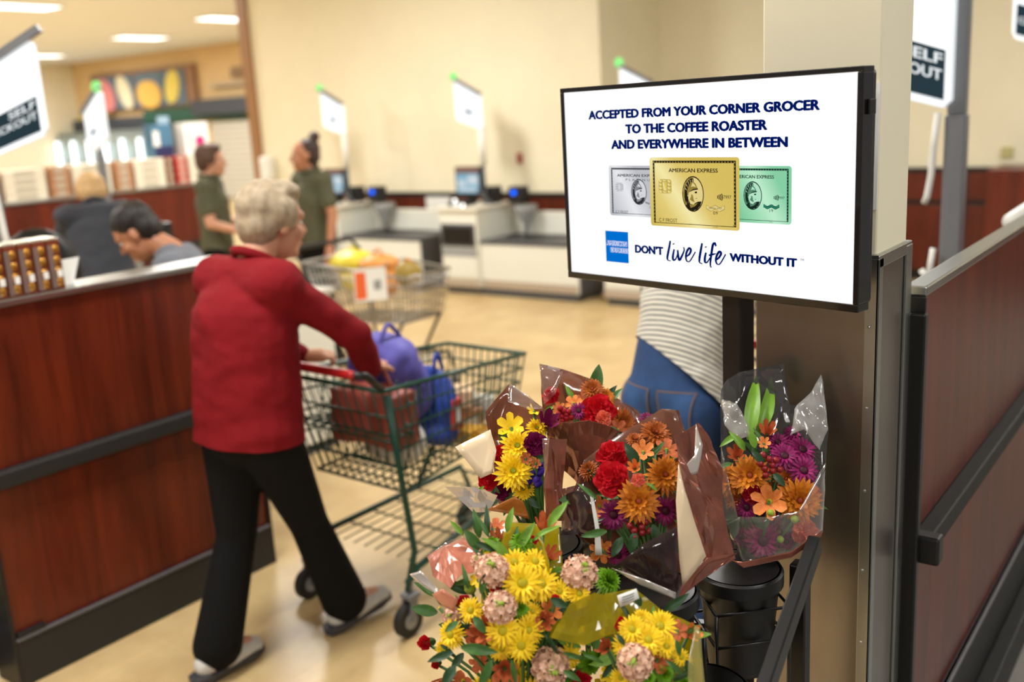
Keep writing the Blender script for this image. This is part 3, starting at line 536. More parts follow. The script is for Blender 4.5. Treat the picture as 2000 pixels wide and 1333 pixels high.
def centurion(cu, cv, rx, ry, k, dark, mid, light):
    def T(L): return [(cu+x*rx, cv+y*ry) for x, y in L]
    def el(s): return [(cu+s*rx*math.cos(2*math.pi*i/40), cv+s*ry*math.sin(2*math.pi*i/40)) for i in range(40)]
    flat('emblem_ring', el(1.02), dark, k); flat('emblem_ground', el(.95), light, k+1)
    flat('emblem_shade', T([(.0, -.95), (-.3, -.9), (-.62, -.72), (-.85, -.4), (-.94, 0), (-.86, .4), (-.62, .74), (-.3, .9), (-.25, .5), (-.5, .2), (-.55, -.2), (-.4, -.55)]), mid, k+2)
    flat('helmet_crest', T([(.08, -.92), (-.25, -.86), (-.58, -.62), (-.76, -.2), (-.78, .2), (-.66, .55), (-.52, .3), (-.5, 0), (-.42, -.3), (-.2, -.55), (.1, -.7)]), dark, k+3)
    for i in range(7): a = R(200+i*18); flat('crest_line', T([(-.05+.5*math.cos(a), .0+.55*math.sin(a)), (-.05+.7*math.cos(a), .0+.85*math.sin(a)), (-.05+.68*math.cos(a+.08), .0+.82*math.sin(a+.08))]), light, k+4)
    flat('cloak', T([(-.5, .55), (-.2, .42), (.2, .52), (.5, .42), (.84, .4), (.7, .66), (.4, .88), (0, .955), (-.4, .88), (-.66, .68)]), dark, k+4)
    flat('cloak_fold', T([(-.3, .6), (.1, .58), (.5, .5), (.2, .7), (-.2, .8)]), mid, k+5)
    flat('neck', T([(-.3, .1), (.15, .2), (.22, .5), (.1, .6), (-.25, .55)]), light, k+6)
    flat('face', T([(-.2, -.3), (.42, -.36), (.46, -.2), (.6, .06), (.5, .1), (.53, .18), (.46, .24), (.48, .3), (.38, .46), (.2, .48), (-.1, .3)]), light, k+7)
    flat('cheek_shade', T([(-.15, 0), (.05, .05), (.12, .3), (.22, .46), (-.05, .4), (-.25, .3)]), mid, k+8)
    flat('eye_shade', T([(.22, -.14), (.46, -.16), (.44, -.06), (.26, -.05)]), dark, k+8); flat('mouth_line', T([(.32, .235), (.46, .22), (.46, .25), (.33, .26)]), dark, k+8)
    flat('helmet_dome', T([(.06, -.74), (.3, -.62), (.46, -.42), (.52, -.3), (.1, -.3), (-.2, -.2), (-.3, .05), (-.46, .1), (-.48, -.15), (-.38, -.4), (-.18, -.62)]), mid, k+9)
    flat('helmet_rim', T([(.54, -.34), (.1, -.3), (-.2, -.18), (-.24, -.12), (.1, -.22), (.56, -.27)]), dark, k+10); flat('helmet_glint', T([(.05, -.66), (.25, -.55), (.36, -.4), (.1, -.45), (-.1, -.4)]), light, k+10)
    flat('cheek_guard', T([(-.3, -.1), (-.08, -.12), (-.1, .15), (-.25, .32), (-.38, .2)]), light, k+10); flat('plume_tail', T([(-.55, .2), (-.38, .1), (-.35, .45), (-.5, .62)]), dark, k+10)
def card(u0, u1, v0, v1, m, k, dark, mid, light, clip=None, txt=None):
    a, b = (clip[0] if clip and clip[0] else u0), (clip[1] if clip and clip[1] else u1)
    P = rrect(u0, u1, v0, v1, .006)
    P = [(min(max(p[0], a), b), p[1]) for p in P]; flat('card_'+txt, P, m, k)
    w, h = u1-u0, v1-v0; i0, i1, j0, j1 = u0+w*.038, u1-w*.035, v0+h*.045, v1-h*.045; t = h*.034
    for nm, (x0, x1, y0, y1) in {'top': (i0, i1, j0, j0+t), 'left': (i0, i0+t, j0, j1), 'right': (i1-t, i1, j0, j1), 'bottom': (i0, i1, j1-t*.25, j1)}.items():
        x0, x1 = max(x0, a), min(x1, b)
        if x1-x0 < .0008: continue
        flat('border_strip', [(x0, y0), (x1, y0), (x1, y1), (x0, y1)], dark, k+1)
        if nm == 'bottom': continue
        n = int(max(x1-x0, y1-y0)/(t*1.5)); vs = []; fs = []
        for q in range(n):
            f0 = (q+.15)/n; f1 = (q+.85)/n; fm = (q+.5)/n
            tri = [(x0+(x1-x0)*f0, y1-t*.15), (x0+(x1-x0)*f1, y1-t*.15), (x0+(x1-x0)*fm, y0+t*.2)] if nm == 'top' else [(x0+t*.15, y0+(y1-y0)*f0), (x0+t*.15, y0+(y1-y0)*f1), (x1-t*.2, y0+(y1-y0)*fm)]
            c = len(vs); vs += [S(p[0], p[1], k+2) for p in tri]; fs.append((c, c+1, c+2))
        me = bpy.data.meshes.new('border_pattern'); me.from_pydata(vs, [], fs); link('border_pattern', me, mid, scr, fix=False, kind='stuff')
def chip(u0, u1, v0, v1, k, line, fill):
    flat('card_chip', rrect(u0, u1, v0, v1, .004), line, k); w = u1-u0; h = v1-v0; g = .0006
    for i in range(4):
        for (a, b) in ((.03, .29), (.71, .97)): flat('chip_pad', [(u0+w*a, v0+h*(i/4)+g), (u0+w*b, v0+h*(i/4)+g), (u0+w*b, v0+h*((i+1)/4)-g), (u0+w*a, v0+h*((i+1)/4)-g)], fill, k+1)
    flat('chip_pad', [(u0+w*.32, v0+h*.18), (u0+w*.68, v0+h*.18), (u0+w*.68, v0+h*.82), (u0+w*.32, v0+h*.82)], fill, k+1)
    for a, b in ((.03, .15), (.85, .97)): flat('chip_pad', [(u0+w*.32, v0+h*a), (u0+w*.68, v0+h*a), (u0+w*.68, v0+h*b), (u0+w*.32, v0+h*b)], fill, k+1)
def waves(u, v, s, k, m):
    for i in range(4): ribbon('contactless_arc', [(u+i*s*.28, v-s*(.25+.1*i)), (u+i*s*.28+s*(.12+.03*i), v), (u+i*s*.28, v+s*(.25+.1*i))], s*.13, m, k, 5, False)
def banner(u0, u1, v0, v1, k, dark, fill, n=14):
    P = []; Q = []
    for i in range(n+1): f = i/n; c = .22*(v1-v0)*math.cos(f*4*math.pi); P.append((u0+(u1-u0)*f, v0+c*(-1)+.1*(v1-v0))); Q.append((u0+(u1-u0)*f, v1+c*(-1)-.1*(v1-v0)))
    flat('card_banner', P+Q[::-1], dark, k); e = .0009
    flat('banner_fill', [(p[0]*.96+(u0+u1)*.02, p[1]+e) for p in P]+[(p[0]*.96+(u0+u1)*.02, p[1]-e) for p in Q[::-1]], fill, k+1)
gm, gl = glow('gold_mid', rgb(150, 128, 60), 1), glow('gold_light', rgb(226, 208, 138), 1)
pm, pl = glow('plat_mid', rgb(136, 138, 144), 1), glow('plat_light', rgb(214, 215, 220), 1); pd = glow('plat_dark', rgb(46, 47, 52), 1)
em, el_ = glow('green_mid', rgb(84, 136, 108), 1), glow('green_light', rgb(178, 226, 196), 1); ed = glow('green_dark', rgb(22, 44, 34), 1); et = glow('green_teal', rgb(40, 134, 106), 1)
card(.1262, .3000, .1560, .2612, PC, 1, pd, pm, pl, (None, .2412), 'silver'); card(.4000, .5740, .1553, .2606, EC, 1, ed, em, el_, (.4606, None), 'green'); card(.2408, .4612, .1394, .2775, GC, 3, INK, gm, gl, None, 'gold')
adt('AMERICAN EXP', (.1500, .2400, .1733, .1790), pd, 3, .02); adt('P L A T I N U', (.1742, .2395, .1828, .1872), pd, 3, 0); centurion(.2097, .2100, .0208, .0258, 3, pd, pm, pl); chip(.1450, .1662, .1918, .2092, 3, pm, pl); adt('C F FROST', (.1427, .1784, .2499, .2555), pd, 3, 0)
flat('card_banner', [(.2285, .2285), (.2405, .2315), (.2405, .235), (.2285, .232)], pm, 12); adt('C', (.2375, .2405, .239, .2425), pd, 4, 0)
adt('ERICAN EXPRESS', (.4616, .5372, .1719, .1783), ed, 3, .02); centurion(.4908, .2100, .0200, .0258, 3, ed, em, el_); waves(.5370, .2126, .0095, 3, ed); adt('7997', (.5462, .5596, .2101, .2150), ed, 3, 0); banner(.5146, .5487, .2258, .2332, 3, ed, et); adt('MEMBER SINCE', (.520, .543, .2283, .2304), ed, 6, .0); adt('19', (.5279, .5354, .2337, .2392), ed, 3, 0); adt('® AMEX', (.5265, .5345, .2566, .2582), ed, 4, 0)
adt('AMERICAN EXPRESS', (.2905, .4118, .1607, .1686), INK, 5, .02); centurion(.3511, .2105, .0262, .0342, 5, INK, gm, gl); chip(.2643, .2970, .1828, .2106, 5, gm, GC); waves(.4100, .2148, .0120, 5, INK); adt('7997', (.4242, .4425, .2111, .2179), INK, 5, 0); banner(.3833, .4273, .2318, .2416, 5, gm, gl); adt('MEMBER SINCE', (.390, .4205, .2353, .2380), INK, 8, 0); adt('09', (.3997, .4108, .2425, .2488), INK, 5, 0); adt('C F FROST', (.2630, .3105, .2612, .2686), INK, 5, 0); adt('© AMEX', (.3985, .4110, .2722, .2742), INK, 6, 0); adt('®', (.4462, .4500, .2665, .2700), INK, 6, 0)

# ================================================================== shopping carts
def cart(name, label, loc, rz, wire, handle_m, frame_m=None):
    t = thing(name, label, 'shopping cart', loc, rz); frame_m = frame_m or wire
    T0 = [(.0, -.27, .92), (.0, .27, .92), (.86, .21, .85), (.86, -.21, .85)]; B0 = [(.1, -.23, .52), (.1, .23, .52), (.8, .18, .56), (.8, -.18, .56)]
    T0 = [Vector(p) for p in T0]; B0 = [Vector(p) for p in B0]
    MB().tube(T0+[T0[0]], .009).build('basket_rim', wire, t, True)
    def side(nm, a0, a1, b0, b1, nv, nh):
        m = MB()
        for i in range(nv+1): f = i/nv; m.tube([a0.lerp(a1, f), b0.lerp(b1, f)], .0032, 6)
        for j in range(1, nh+1): f = j/nh; m.tube([a0.lerp(b0, f), a1.lerp(b1, f)], .0045 if j < nh else .006, 6)
        return m.build(nm, wire, t, True)
    side('basket_side', T0[3], T0[0], B0[3], B0[0], 22, 5); side('basket_side', T0[1], T0[2], B0[1], B0[2], 22, 5); side('basket_front', T0[2], T0[3], B0[2], B0[3], 11, 5); side('basket_back', T0[0], T0[1], B0[0], B0[1], 11, 4); side('basket_floor', B0[0], B0[1], B0[3], B0[2], 10, 12)
    side('seat_flap', Vector((.2, -.25, .9)), Vector((.2, .25, .9)), Vector((.12, -.23, .6)), Vector((.12, .23, .6)), 9, 4); side('seat_floor', Vector((.02, -.25, .74)), Vector((.02, .25, .74)), Vector((.17, -.24, .72)), Vector((.17, .24, .72)), 9, 3)
    MB().cap((-.1, -.24, 1.0), (-.1, .24, 1.0), .016).build('handle', handle_m, t, True)
    for s in (-1, 1):
        MB().tube([(-.1, s*.25, 1.0), (-.06, s*.265, .99), (.0, s*.27, .93)], .013).build('handle_bracket', BLACKP, t, True)
        MB().tube([(.02, s*.27, .9), (.07, s*.26, .55), (.1, s*.26, .3), (.04, s*.27, .17)], .012).build('rear_upright', frame_m, t, True)
        MB().tube([(.04, s*.27, .2), (.1, s*.27, .24), (.84, s*.17, .3), (.88, s*.165, .2)], .013).build('lower_rail', frame_m, t, True)
        MB().tube([(.78, s*.18, .56), (.6, s*.2, .29)], .011).build('front_strut', frame_m, t, True)
    side('lower_rack', Vector((.12, -.26, .24)), Vector((.12, .26, .24)), Vector((.82, -.17, .295)), Vector((.82, .17, .295)), 9, 6)
    wm = MB().m
    w = None
    for (x, y) in ((.03, -.27), (.03, .27), (.86, -.165), (.86, .165)):
        if w is None:
            w = MB().cyl((0, -.016, .063), (0, .016, .063), .063, n=20).build('wheel', RUBBER, t, 'auto', bev=.004); MB().cyl((0, -.018, .063), (0, .018, .063), .03).build('hub', GREY, w, 'auto'); fk = MB().bar((.0, -.022, .063), (.02, -.022, .15), .006, .03, (1, 0, 0)).bar((.0, .022, .063), (.02, .022, .15), .006, .03, (1, 0, 0)).box((-.005, -.026, .145), (.045, .026, .16)).cyl((.02, 0, .155), (.02, 0, .19), .012).build('fork', GREYM, w)
            w.location = (x, y, 0)
        else: c = copy_tree(w, t); c.location = (x, y, 0)
    return t
GW = mat('cart_green', rgb(16, 64, 50), .35); CW = mat('cart_grey', rgb(168, 164, 156), .3, .8); REDH = mat('cart_red_handle', rgb(176, 32, 34), .35)
c1 = cart('shopping_cart', 'green wire shopping cart pushed by the shopper in the red jacket', (2.31, 2.57, 0), R(-2), GW, REDH)
c2 = cart('shopping_cart', 'grey wire shopping cart with yellow goods standing behind the shopper', (4.62, 4.98, 0), R(-90), CW, BLACKP, BLACK)
c3 = cart('shopping_cart', 'shopping cart with a red handle beside the striped shirt', (3.2, 1.5, 0), R(0), CW, REDH)
# goods in the green cart
def bag(name, label, cat, loc, rz, prims, m, vox=.012, extra=None):
    t = thing(name, label, cat, loc, rz); mb = MB()
    for p in prims:
        if p[0] == 'e': mb.ell(p[1], p[2], Euler(p[3]).to_matrix() if len(p) > 3 else None)
        elif p[0] == 'b': mb.box(p[1], p[2])
        else: mb.cap(p[1], p[2], p[3], p[4])
    me = skin(mb, vox, 2); me.materials.clear()
    bm = bmesh.new(); bm.from_mesh(me)
    for v in bm.verts: v.co += v.normal*noise.noise(v.co*14+Vector(loc)*3)*.012
    bm.to_mesh(me); bm.free(); link('bag', me, m, t, True)
    if extra: extra(t)
    return t
def handles(m, pts): return lambda t: [MB().tube(catmull(p, 6), .008).build('handle', m, t, True) for p in pts]
PUR = mat('bag_purple', rgb(92, 86, 176), .6, vary=.15, vscale=9); BLU = mat('bag_blue', rgb(28, 62, 160), .55, vary=.15, vscale=9); HB = mat('bag_leather', rgb(160, 78, 66), .5, vary=.12, vscale=7); PLB = mat('bag_plastic', rgb(222, 220, 214), .3, vary=.1, vscale=12)
bag('shopping_bag', 'purple cloth bag slung in the green cart beside the red sleeve', 'bag', (2.58, 2.56, .91), 0, [('e', (0, 0, .02), (.13, .14, .11)), ('e', (.09, -.02, -.1), (.07, .12, .14)), ('e', (-.05, 0, .06), (.09, .1, .07))], PUR, extra=handles(PUR, [[(-.08, -.06, .08), (-.02, -.06, .17), (.06, -.05, .1)]]))
bag('shopping_bag', 'bright blue cloth bag hanging down inside the green cart', 'bag', (2.76, 2.5, .72), 0, [('e', (0, 0, .0), (.07, .13, .16)), ('e', (-.01, 0, -.1), (.09, .12, .06))], BLU, extra=handles(BLU, [[(-.03, -.05, .14), (.0, -.05, .21), (.04, -.04, .14)]]))
bag('handbag', 'reddish brown leather handbag in the seat of the green cart', 'handbag', (2.47, 2.52, .76), 0, [('b', (-.07, -.16, -.1), (.07, .16, .1)), ('e', (0, 0, .09), (.07, .15, .04))], HB, extra=handles(HB, [[(0, -.1, .12), (0, -.05, .2), (0, .05, .2), (0, .1, .12)]]))
bag('grocery_bag', 'crumpled white plastic grocery bag low in the green cart', 'bag', (2.55, 2.5, .63), 0, [('e', (0, 0, 0), (.11, .13, .085)), ('e', (.06, .02, .05), (.06, .06, .06))], PLB, extra=handles(PLB, [[(-.04, -.03, .08), (-.02, -.03, .13), (.02, -.03, .08)]]))
for i, (x, y, z, s, rz, c, nm, l) in enumerate(((2.84, 2.44, .59, (.09, .24, .06), 10, rgb(214, 160, 50), 'grocery_box', 'yellow ochre carton at the bottom of the green cart'), (2.95, 2.53, .6, (.12, .2, .12), -15, rgb(182, 128, 84), 'grocery_box', 'tan carton near the front of the green cart'), (2.90, 2.5, .72, (.13, .16, .07), 30, rgb(226, 190, 150), 'grocery_box', 'peach coloured pack on top of the groceries'), (2.78, 2.62, .64, (.08, .1, .16), 5, rgb(60, 68, 110), 'grocery_box', 'navy carton on the far side of the green cart'), (3.03, 2.46, .64, (.07, .1, .1), 45, rgb(206, 204, 196), 'grocery_box', 'white carton in the front corner of the green cart'), (2.77, 2.4, .7, (.06, .06, .12), 0, rgb(190, 60, 54), 'grocery_box', 'small red carton beside the blue bag'))):
    o = thing(nm, l, 'box', (x, y, z), R(rz)); boxp('body', mat('grocery_%d' % i, c, .5), o, (-s[0]/2, -s[1]/2, -s[2]/2), (s[0]/2, s[1]/2, s[2]/2), .006); boxp('print_panel', PAPER, o, (-s[0]*.3, -s[1]/2-.001, -s[2]*.25), (s[0]*.3, -s[1]/2, s[2]*.25), 0)
# goods and price card on the grey cart
YB = mat('goods_yellow', rgb(226, 204, 54), .4, vary=.1, vscale=10); ORG = mat('goods_orange', rgb(222, 150, 74), .4, vary=.1)
bag('grocery_bag', 'yellow bag heaped at the left of the grey cart', 'bag', (4.6, 4.75, .9), 0, [('e', (0, 0, 0), (.16, .16, .08)), ('e', (.02, -.05, -.1), (.15, .16, .12))], YB, .016, handles(YB, [[(0, -.05, .06), (0, 0, .1), (0, .05, .06)]]))
bag('grocery_bag', 'orange and yellow bag in the middle of the grey cart', 'bag', (4.6, 4.52, .9), 0, [('e', (0, 0, 0), (.15, .12, .06)), ('e', (.0, 0, -.12), (.14, .12, .12))], ORG, .016, handles(ORG, [[(0, -.05, .05), (0, 0, .09), (0, .05, .05)]]))
bag('grocery_bag', 'olive bag at the right of the grey cart', 'bag', (4.6, 4.27, .84), 0, [('e', (0, 0, 0), (.1, .07, .09))], mat('goods_olive', rgb(150, 124, 40), .5), .016, handles(ORG, [[(0, -.03, .07), (0, 0, .1), (0, .03, .07)]]))
pc2 = thing('price_card', 'white and orange price card hung on the side of the grey cart', 'sign', (4.345, 4.34, .83), R(90))
MB().prism([(.16, 0, -.14), (-.12, 0, -.10), (-.12, 0, .1), (.15, 0, .07)], (0, 1, 0), .006).build('card', PAPER, pc2); MB().prism([(.145, .0065, -.125), (.05, .0065, -.11), (.05, .0065, .06), (.14, .0065, .05)], (0, 1, 0), .002).build('orange_print', mat('print_orange', rgb(238, 104, 44), .6), pc2)
MB().prism([(-.02, .0065, -.05), (-.08, .0065, -.04), (-.08, .0065, .02), (-.02, .0065, .01)], (0, 1, 0), .002).build('grey_print', GREY, pc2); MB().tube([(.13, .003, .07), (.13, -.06, .09)], .003).tube([(-.1, .003, .1), (-.1, -.06, .12)], .003).build('hook', BLACK, pc2)

# ================================================================== people (local x = forward, y = left)
SKIN = mat('skin_light', rgb(214, 158, 126), .5, vary=.05, vscale=20); SKIN2 = mat('skin_tan', rgb(190, 130, 96), .5, vary=.05, vscale=20)
def hand(mb, wr, d, pal, s=1.0, side=1, curl=.9):
    """palm + five fingers; d = pointing direction, pal = palm normal, side = thumb side sign"""
    d = Vector(d).normalized(); pal = Vector(pal); pal = (pal-d*pal.dot(d)).normalized(); q = d.cross(pal)*side; wr = Vector(wr)
    c = wr+d*.045*s; mb.cap(wr, wr+d*.075*s, .024*s, .026*s, q, 1.35, 12)
    for i, (o, L) in enumerate(((.03, .072), (.011, .08), (-.009, .074), (-.028, .058))):
        b = wr+d*.085*s+q*o*s; dirv = d
        for k, f in enumerate((.42, .33, .25)):
            e = b+dirv*L*f*s; mb.cap(b, e, (.0092-.0008*k)*s, (.0086-.0008*k)*s, n=8, k=3); b = e
            dirv = (dirv*math.cos(curl*.8)+pal*math.sin(curl*.8)).normalized() if k == 0 else (dirv*math.cos(curl*.6)+(pal*math.cos(curl*.8)-d*math.sin(curl*.8))*math.sin(curl*.6)).normalized()
    b = wr+d*.03*s+q*.028*s; e = b+(d*.55+q*.6+pal*.35).normalized()*.038*s; mb.cap(b, e, .0125*s, .0105*s, n=8, k=3); e2 = e+(d*.85+q*.1+pal*.45).normalized()*.03*s; mb.cap(e, e2, .0105*s, .009*s, n=8, k=3)
def head_rot(yaw, pitch, roll=0): return Matrix.Rotation(yaw, 3, 'Z') @ Matrix.Rotation(pitch, 3, 'Y') @ Matrix.Rotation(roll, 3, 'X')
def add_head(mb, c, rot, s=1.0):
    c = Vector(c); P = lambda x, y, z: c+rot @ (Vector((x, y, z))*s)
    mb.ell(P(-.008, 0, .03), (.098*s, .078*s, .09*s), rot); mb.ell(P(.028, 0, -.04), (.062*s, .06*s, .078*s), rot); mb.ell(P(.066, 0, -.092), (.022*s, .026*s, .02*s), rot)
    mb.cap(P(.088, 0, .012), P(.109, 0, -.026), .009*s, .0125*s, n=10, k=3); mb.cap(P(.074, -.04, .026), P(.074, .04, .026), .016*s, .016*s, n=10, k=3); mb.cap(P(.085, -.016, -.058), P(.085, .016, -.058), .009*s, .009*s, n=10, k=3); mb.cap(P(.083, -.013, -.07), P(.083, .013, -.07), .009*s, .009*s, n=10, k=3)
    for y in (-1, 1):
        mb.ell(P(-.004, y*.08, -.008), (.018*s, .009*s, .03*s), rot @ Matrix.Rotation(y*.35, 3, 'Z'), n=10, m=8); mb.ell(P(.062, y*.042, -.028), (.025*s, .024*s, .026*s), rot, n=10, m=8)
def face_parts(parent, c, rot, s, brow, lip):
    c = Vector(c); P = lambda x, y, z: c+rot @ (Vector((x, y, z))*s)
    for y in (-1, 1):
        e = MB().ell(P(.073, y*.032, .004), (.011*s, .014*s, .0085*s), rot, n=12, m=8).build('eye', mat('eye_white', rgb(232, 228, 222), .2), parent, True); MB().ell(P(.0828, y*.032, .004), (.002*s, .0058*s, .0058*s), rot, n=10, m=6).build('iris', mat('iris_dark', rgb(40, 30, 24), .2), e, True)
        MB().cap(P(.087, y*.018, .03), P(.076, y*.05, .032), .0045*s, .003*s, n=8, k=3).build('eyebrow', brow, parent, True)
    MB().cap(P(.0905, -.016, -.064), P(.0905, .016, -.064), .0055*s, .0055*s, n=8, k=3).build('lips', lip, parent, True)
LIP = mat('lip_rose', rgb(178, 96, 86), .45)
def person(label, loc, rz, J, sk, shirt_m, pants_m, shoe_m, hair_m, hair, sleeve='short', vox=.009, hy=0, hp=0, hr=0, hs=1.0, tw=1.0, belly=0, collar=True, shirt_z=None, handspec=None, brow=None, shoes=True, flare=0, cat='person', grow=.014, hem=None, boxy=0, rise=.6):
    t = thing('person', label, cat, loc, rz); V = Vector; J = {k: V(v) for k, v in J.items()}; L = V((0, 1, 0)); rot = head_rot(hy, hp, hr)
    if 'side' in J: L = J['side'].normalized()
    def torso(mb, g):
        mb.cap(J['pelvis'], J['waist'], .108*tw+g, .1*tw+g, L, 1.38, 20); mb.cap(J['waist'], J['chest'], .1*tw+g, .112*tw+g, L, 1.38, 20)
        up = (J['neck']-J['chest']).normalized()
        mb.cap(J['sh_l'], J['sh_r'], .058*tw+g, .058*tw+g, n=14); mb.cap(J['chest'], J['neck']-up*.05, .1*tw+g, .06+g, L, 1.35, 18)
        if belly: mb.ell(J['waist']+V((.06, 0, -.02)), (.1+g, .13+g, .13+g))
    b = MB(); torso(b, 0); b.cap(J['neck']-(J['head']-J['neck'])*.25, J['head']+rot @ V((-.015, 0, -.03)), .056, .052, n=14); add_head(b, J['head'], rot, hs)
    for s in ('l', 'r'):
        sh, el, wr = J['sh_'+s], J['el_'+s], J['wr_'+s]; b.cap(sh, el, .05, .039, n=12); b.cap(el, wr, .04, .026, n=12)
        hd, pal, cu = (handspec or {}).get(s, ((wr-el), V((0, 0, -1)), .7)); hand(b, wr, hd, pal, 1.0, (1 if s == 'l' else -1), cu)
        hp_, kn, an = J['hip_'+s], J['kn_'+s], J['an_'+s]; b.cap(hp_, kn, .082, .055, n=14); b.cap(kn, an, .053, .038, n=14); b.cap(an, an+J['toe_'+s]*.12-V((0, 0, .03)), .038, .03, n=10)
    me = skin(b, vox, 3); me.materials.clear(); link('body', me, sk, t, True)
    sm = MB(); torso(sm, grow); z = J['pelvis']; 
    if shirt_z: sm.cap(z, shirt_z, .116*tw+grow, .122*tw+grow, L, 1.36, 20)
    if boxy: sm.cap(shirt_z or z, J['chest'], .112*tw+grow+boxy, .108*tw+grow+boxy*.5, L, 1.4, 20)
    for s in ('l', 'r'):
        sh, el, wr = J['sh_'+s], J['el_'+s], J['wr_'+s]
        if sleeve == 'long': sm.cap(sh, el, .066, .056, n=14); sm.cap(el, el.lerp(wr, .95), .056, .042, n=14)
        else: sm.cap(sh, sh.lerp(el, .62), .066, .06, n=14)
    me = skin(sm, max(vox, .01), 3); me.materials.clear(); bm = bmesh.new(); bm.from_mesh(me); q0 = V(loc)*5
    for v in bm.verts:                   # cloth folds
        c = v.co; v.co += v.normal*(noise.noise(V((c.x*9, c.y*9, c.z*16))+q0)*.007+noise.noise(V((c.x*22, c.y*22, c.z*30))+q0)*.003)
    if hem: bmesh.ops.bisect_plane(bm, geom=bm.verts[:]+bm.edges[:]+bm.faces[:], plane_co=V(hem[0]), plane_no=V(hem[1]), clear_inner=True)
    bm.to_mesh(me); bm.free(); so = link('shirt', me, shirt_m, t, True)
    if collar:
        up = (J['head']-J['neck']).normalized(); cc = J['neck']+up*.02; cm = MB(); pts = []
        a1 = L; a2 = up.cross(L).normalized()
        for i in range(17): a = 2*math.pi*i/16; pts.append(cc+a1*(.068*math.cos(a))+a2*(.072*math.sin(a))-up*.012*math.cos(a-math.pi/2))
        cm.tube(pts, .016, 8).build('collar', shirt_m, so, True)
    pm_ = MB(); pm_.cap(J['pelvis']-V((0, 0, .02)), J['waist'].lerp(J['pelvis'], rise), .118*tw, .108*tw, L, 1.36, 20)
    for s in ('l', 'r'):
        hp_, kn, an = J['hip_'+s], J['kn_'+s], J['an_'+s]; pm_.cap(hp_, kn, .096*tw, .07, n=16); pm_.cap(kn, kn.lerp(an, .95), .068, .058+flare, n=16)
    me = skin(pm_, max(vox, .01), 3); me.materials.clear(); link('trousers', me, pants_m, t, True)
    if shoes:
        for s in ('l', 'r'):
            an, td = J['an_'+s], J['toe_'+s].normalized(); dn = V((0, 0, -1)); heel = an-td*.05; sd_ = V((0, 0, 1)).cross(td).normalized(); nrm = td.cross(sd_).normalized(); base = an-nrm*.075
            u_ = MB().cap(base-td*.045+nrm*.05, base+td*.03+nrm*.06, .042, .046, sd_, .95, 14).cap(base+td*.02+nrm*.045, base+td*.15+nrm*.03, .042, .03, sd_, 1.35, 14)
            me = skin(u_, .006, 2); me.materials.clear(); sh_o = link('shoe', me, shoe_m[0], t, True)
            MB().prism([base+td*x+sd_*y for x, y in ((-.1, -.03), (-.06, -.042), (.03, -.044), (.12, -.048), (.175, -.03), (.188, 0), (.175, .03), (.12, .048), (.03, .044), (-.06, .042), (-.1, .03), (-.108, 0))], nrm, .026).build('sole', shoe_m[1], sh_o, bev=.004)
            MB().tube([base+td*.05+nrm*.092-sd_*.028, base+td*.06+nrm*.094+sd_*.028, base+td*.08+nrm*.082-sd_*.028, base+td*.09+nrm*.083+sd_*.028], .003, 6).build('laces', WHITEP, sh_o, True)
    hm = MB(); hair(hm, lambda x, y, z: J['head']+rot @ (V((x, y, z))*hs), rot, hs); me = skin(hm, .007, 2); me.materials.clear()
    bm = bmesh.new(); bm.from_mesh(me)
    for v in bm.verts: q = v.co*45; v.co += v.normal*noise.noise(V((q.x, q.y, q.z*.35)))*.006
    bm.to_mesh(me); bm.free(); link('hair', me, hair_m, t, True); face_parts(t, J['head'], rot, hs, brow or hair_m, LIP)
    return t
def hair_short(mb, P, rot, s): mb.ell(P(-.022, 0, .052), (.1*s, .088*s, .088*s), rot); mb.ell(P(-.05, 0, .0), (.068*s, .08*s, .085*s), rot)
def hair_full(mb, P, rot, s):
    hair_short(mb, P, rot, s); mb.ell(P(.03, 0, .1), (.055*s, .075*s, .035*s), rot)
    for y in (-1, 1): mb.ell(P(.0, y*.075, .03), (.05*s, .022*s, .055*s), rot)
def hair_bun(mb, P, rot, s): mb.ell(P(-.034, 0, .05), (.088*s, .084*s, .083*s), rot); mb.ell(P(-.05, 0, .0), (.066*s, .078*s, .08*s), rot); mb.ell(P(-.085, 0, .135), (.042*s, .042*s, .042*s), rot); mb.ell(P(-.06, .0, -.09), (.035*s, .05*s, .09*s), rot)
def hair_long(mb, P, rot, s): hair_full(mb, P, rot, s); mb.ell(P(-.06, 0, -.08), (.06*s, .085*s, .12*s), rot)
def J_of(**k):                           # default standing figure 1.68 m, overridden joint by joint
    d = dict(pelvis=(0, 0, .93), waist=(.005, 0, 1.06), chest=(0, 0, 1.26), neck=(-.01, 0, 1.44), head=(.025, 0, 1.565), sh_l=(-.01, .17, 1.385), sh_r=(-.01, -.17, 1.385), el_l=(-.03, .22, 1.1), el_r=(-.03, -.22, 1.1), wr_l=(.06, .23, .87), wr_r=(.06, -.23, .87),
             hip_l=(0, .085, .88), hip_r=(0, -.085, .88), kn_l=(.02, .09, .48), kn_r=(.02, -.09, .48), an_l=(-.01, .09, .085), an_r=(-.01, -.09, .085), toe_l=(1, .1, 0), toe_r=(1, -.1, 0))
    d.update(k); return d
SHOEW = (mat('sneaker_white', rgb(206, 204, 200), .5, vary=.08, vscale=40), mat('sole_dark', rgb(60, 60, 66), .5)); SHOEB = (mat('shoe_black', rgb(26, 24, 24), .5), mat('sole_black', rgb(14, 14, 14), .6))
REDJ = mat('red_fleece', rgb(126, 16, 25), .85, vary=.1, vscale=5, bump=.15, bscale=40, spec=.2); BLKP = mat('black_trousers', rgb(13, 13, 14), .85, spec=.2, bump=.1, bscale=60); OLIVE = mat('olive_polo', rgb(88, 88, 66), .85, vary=.08, vscale=8); JEAN = mat('blue_jeans', rgb(34, 66, 112), .8, vary=.25, vscale=12, bump=.2, bscale=120)
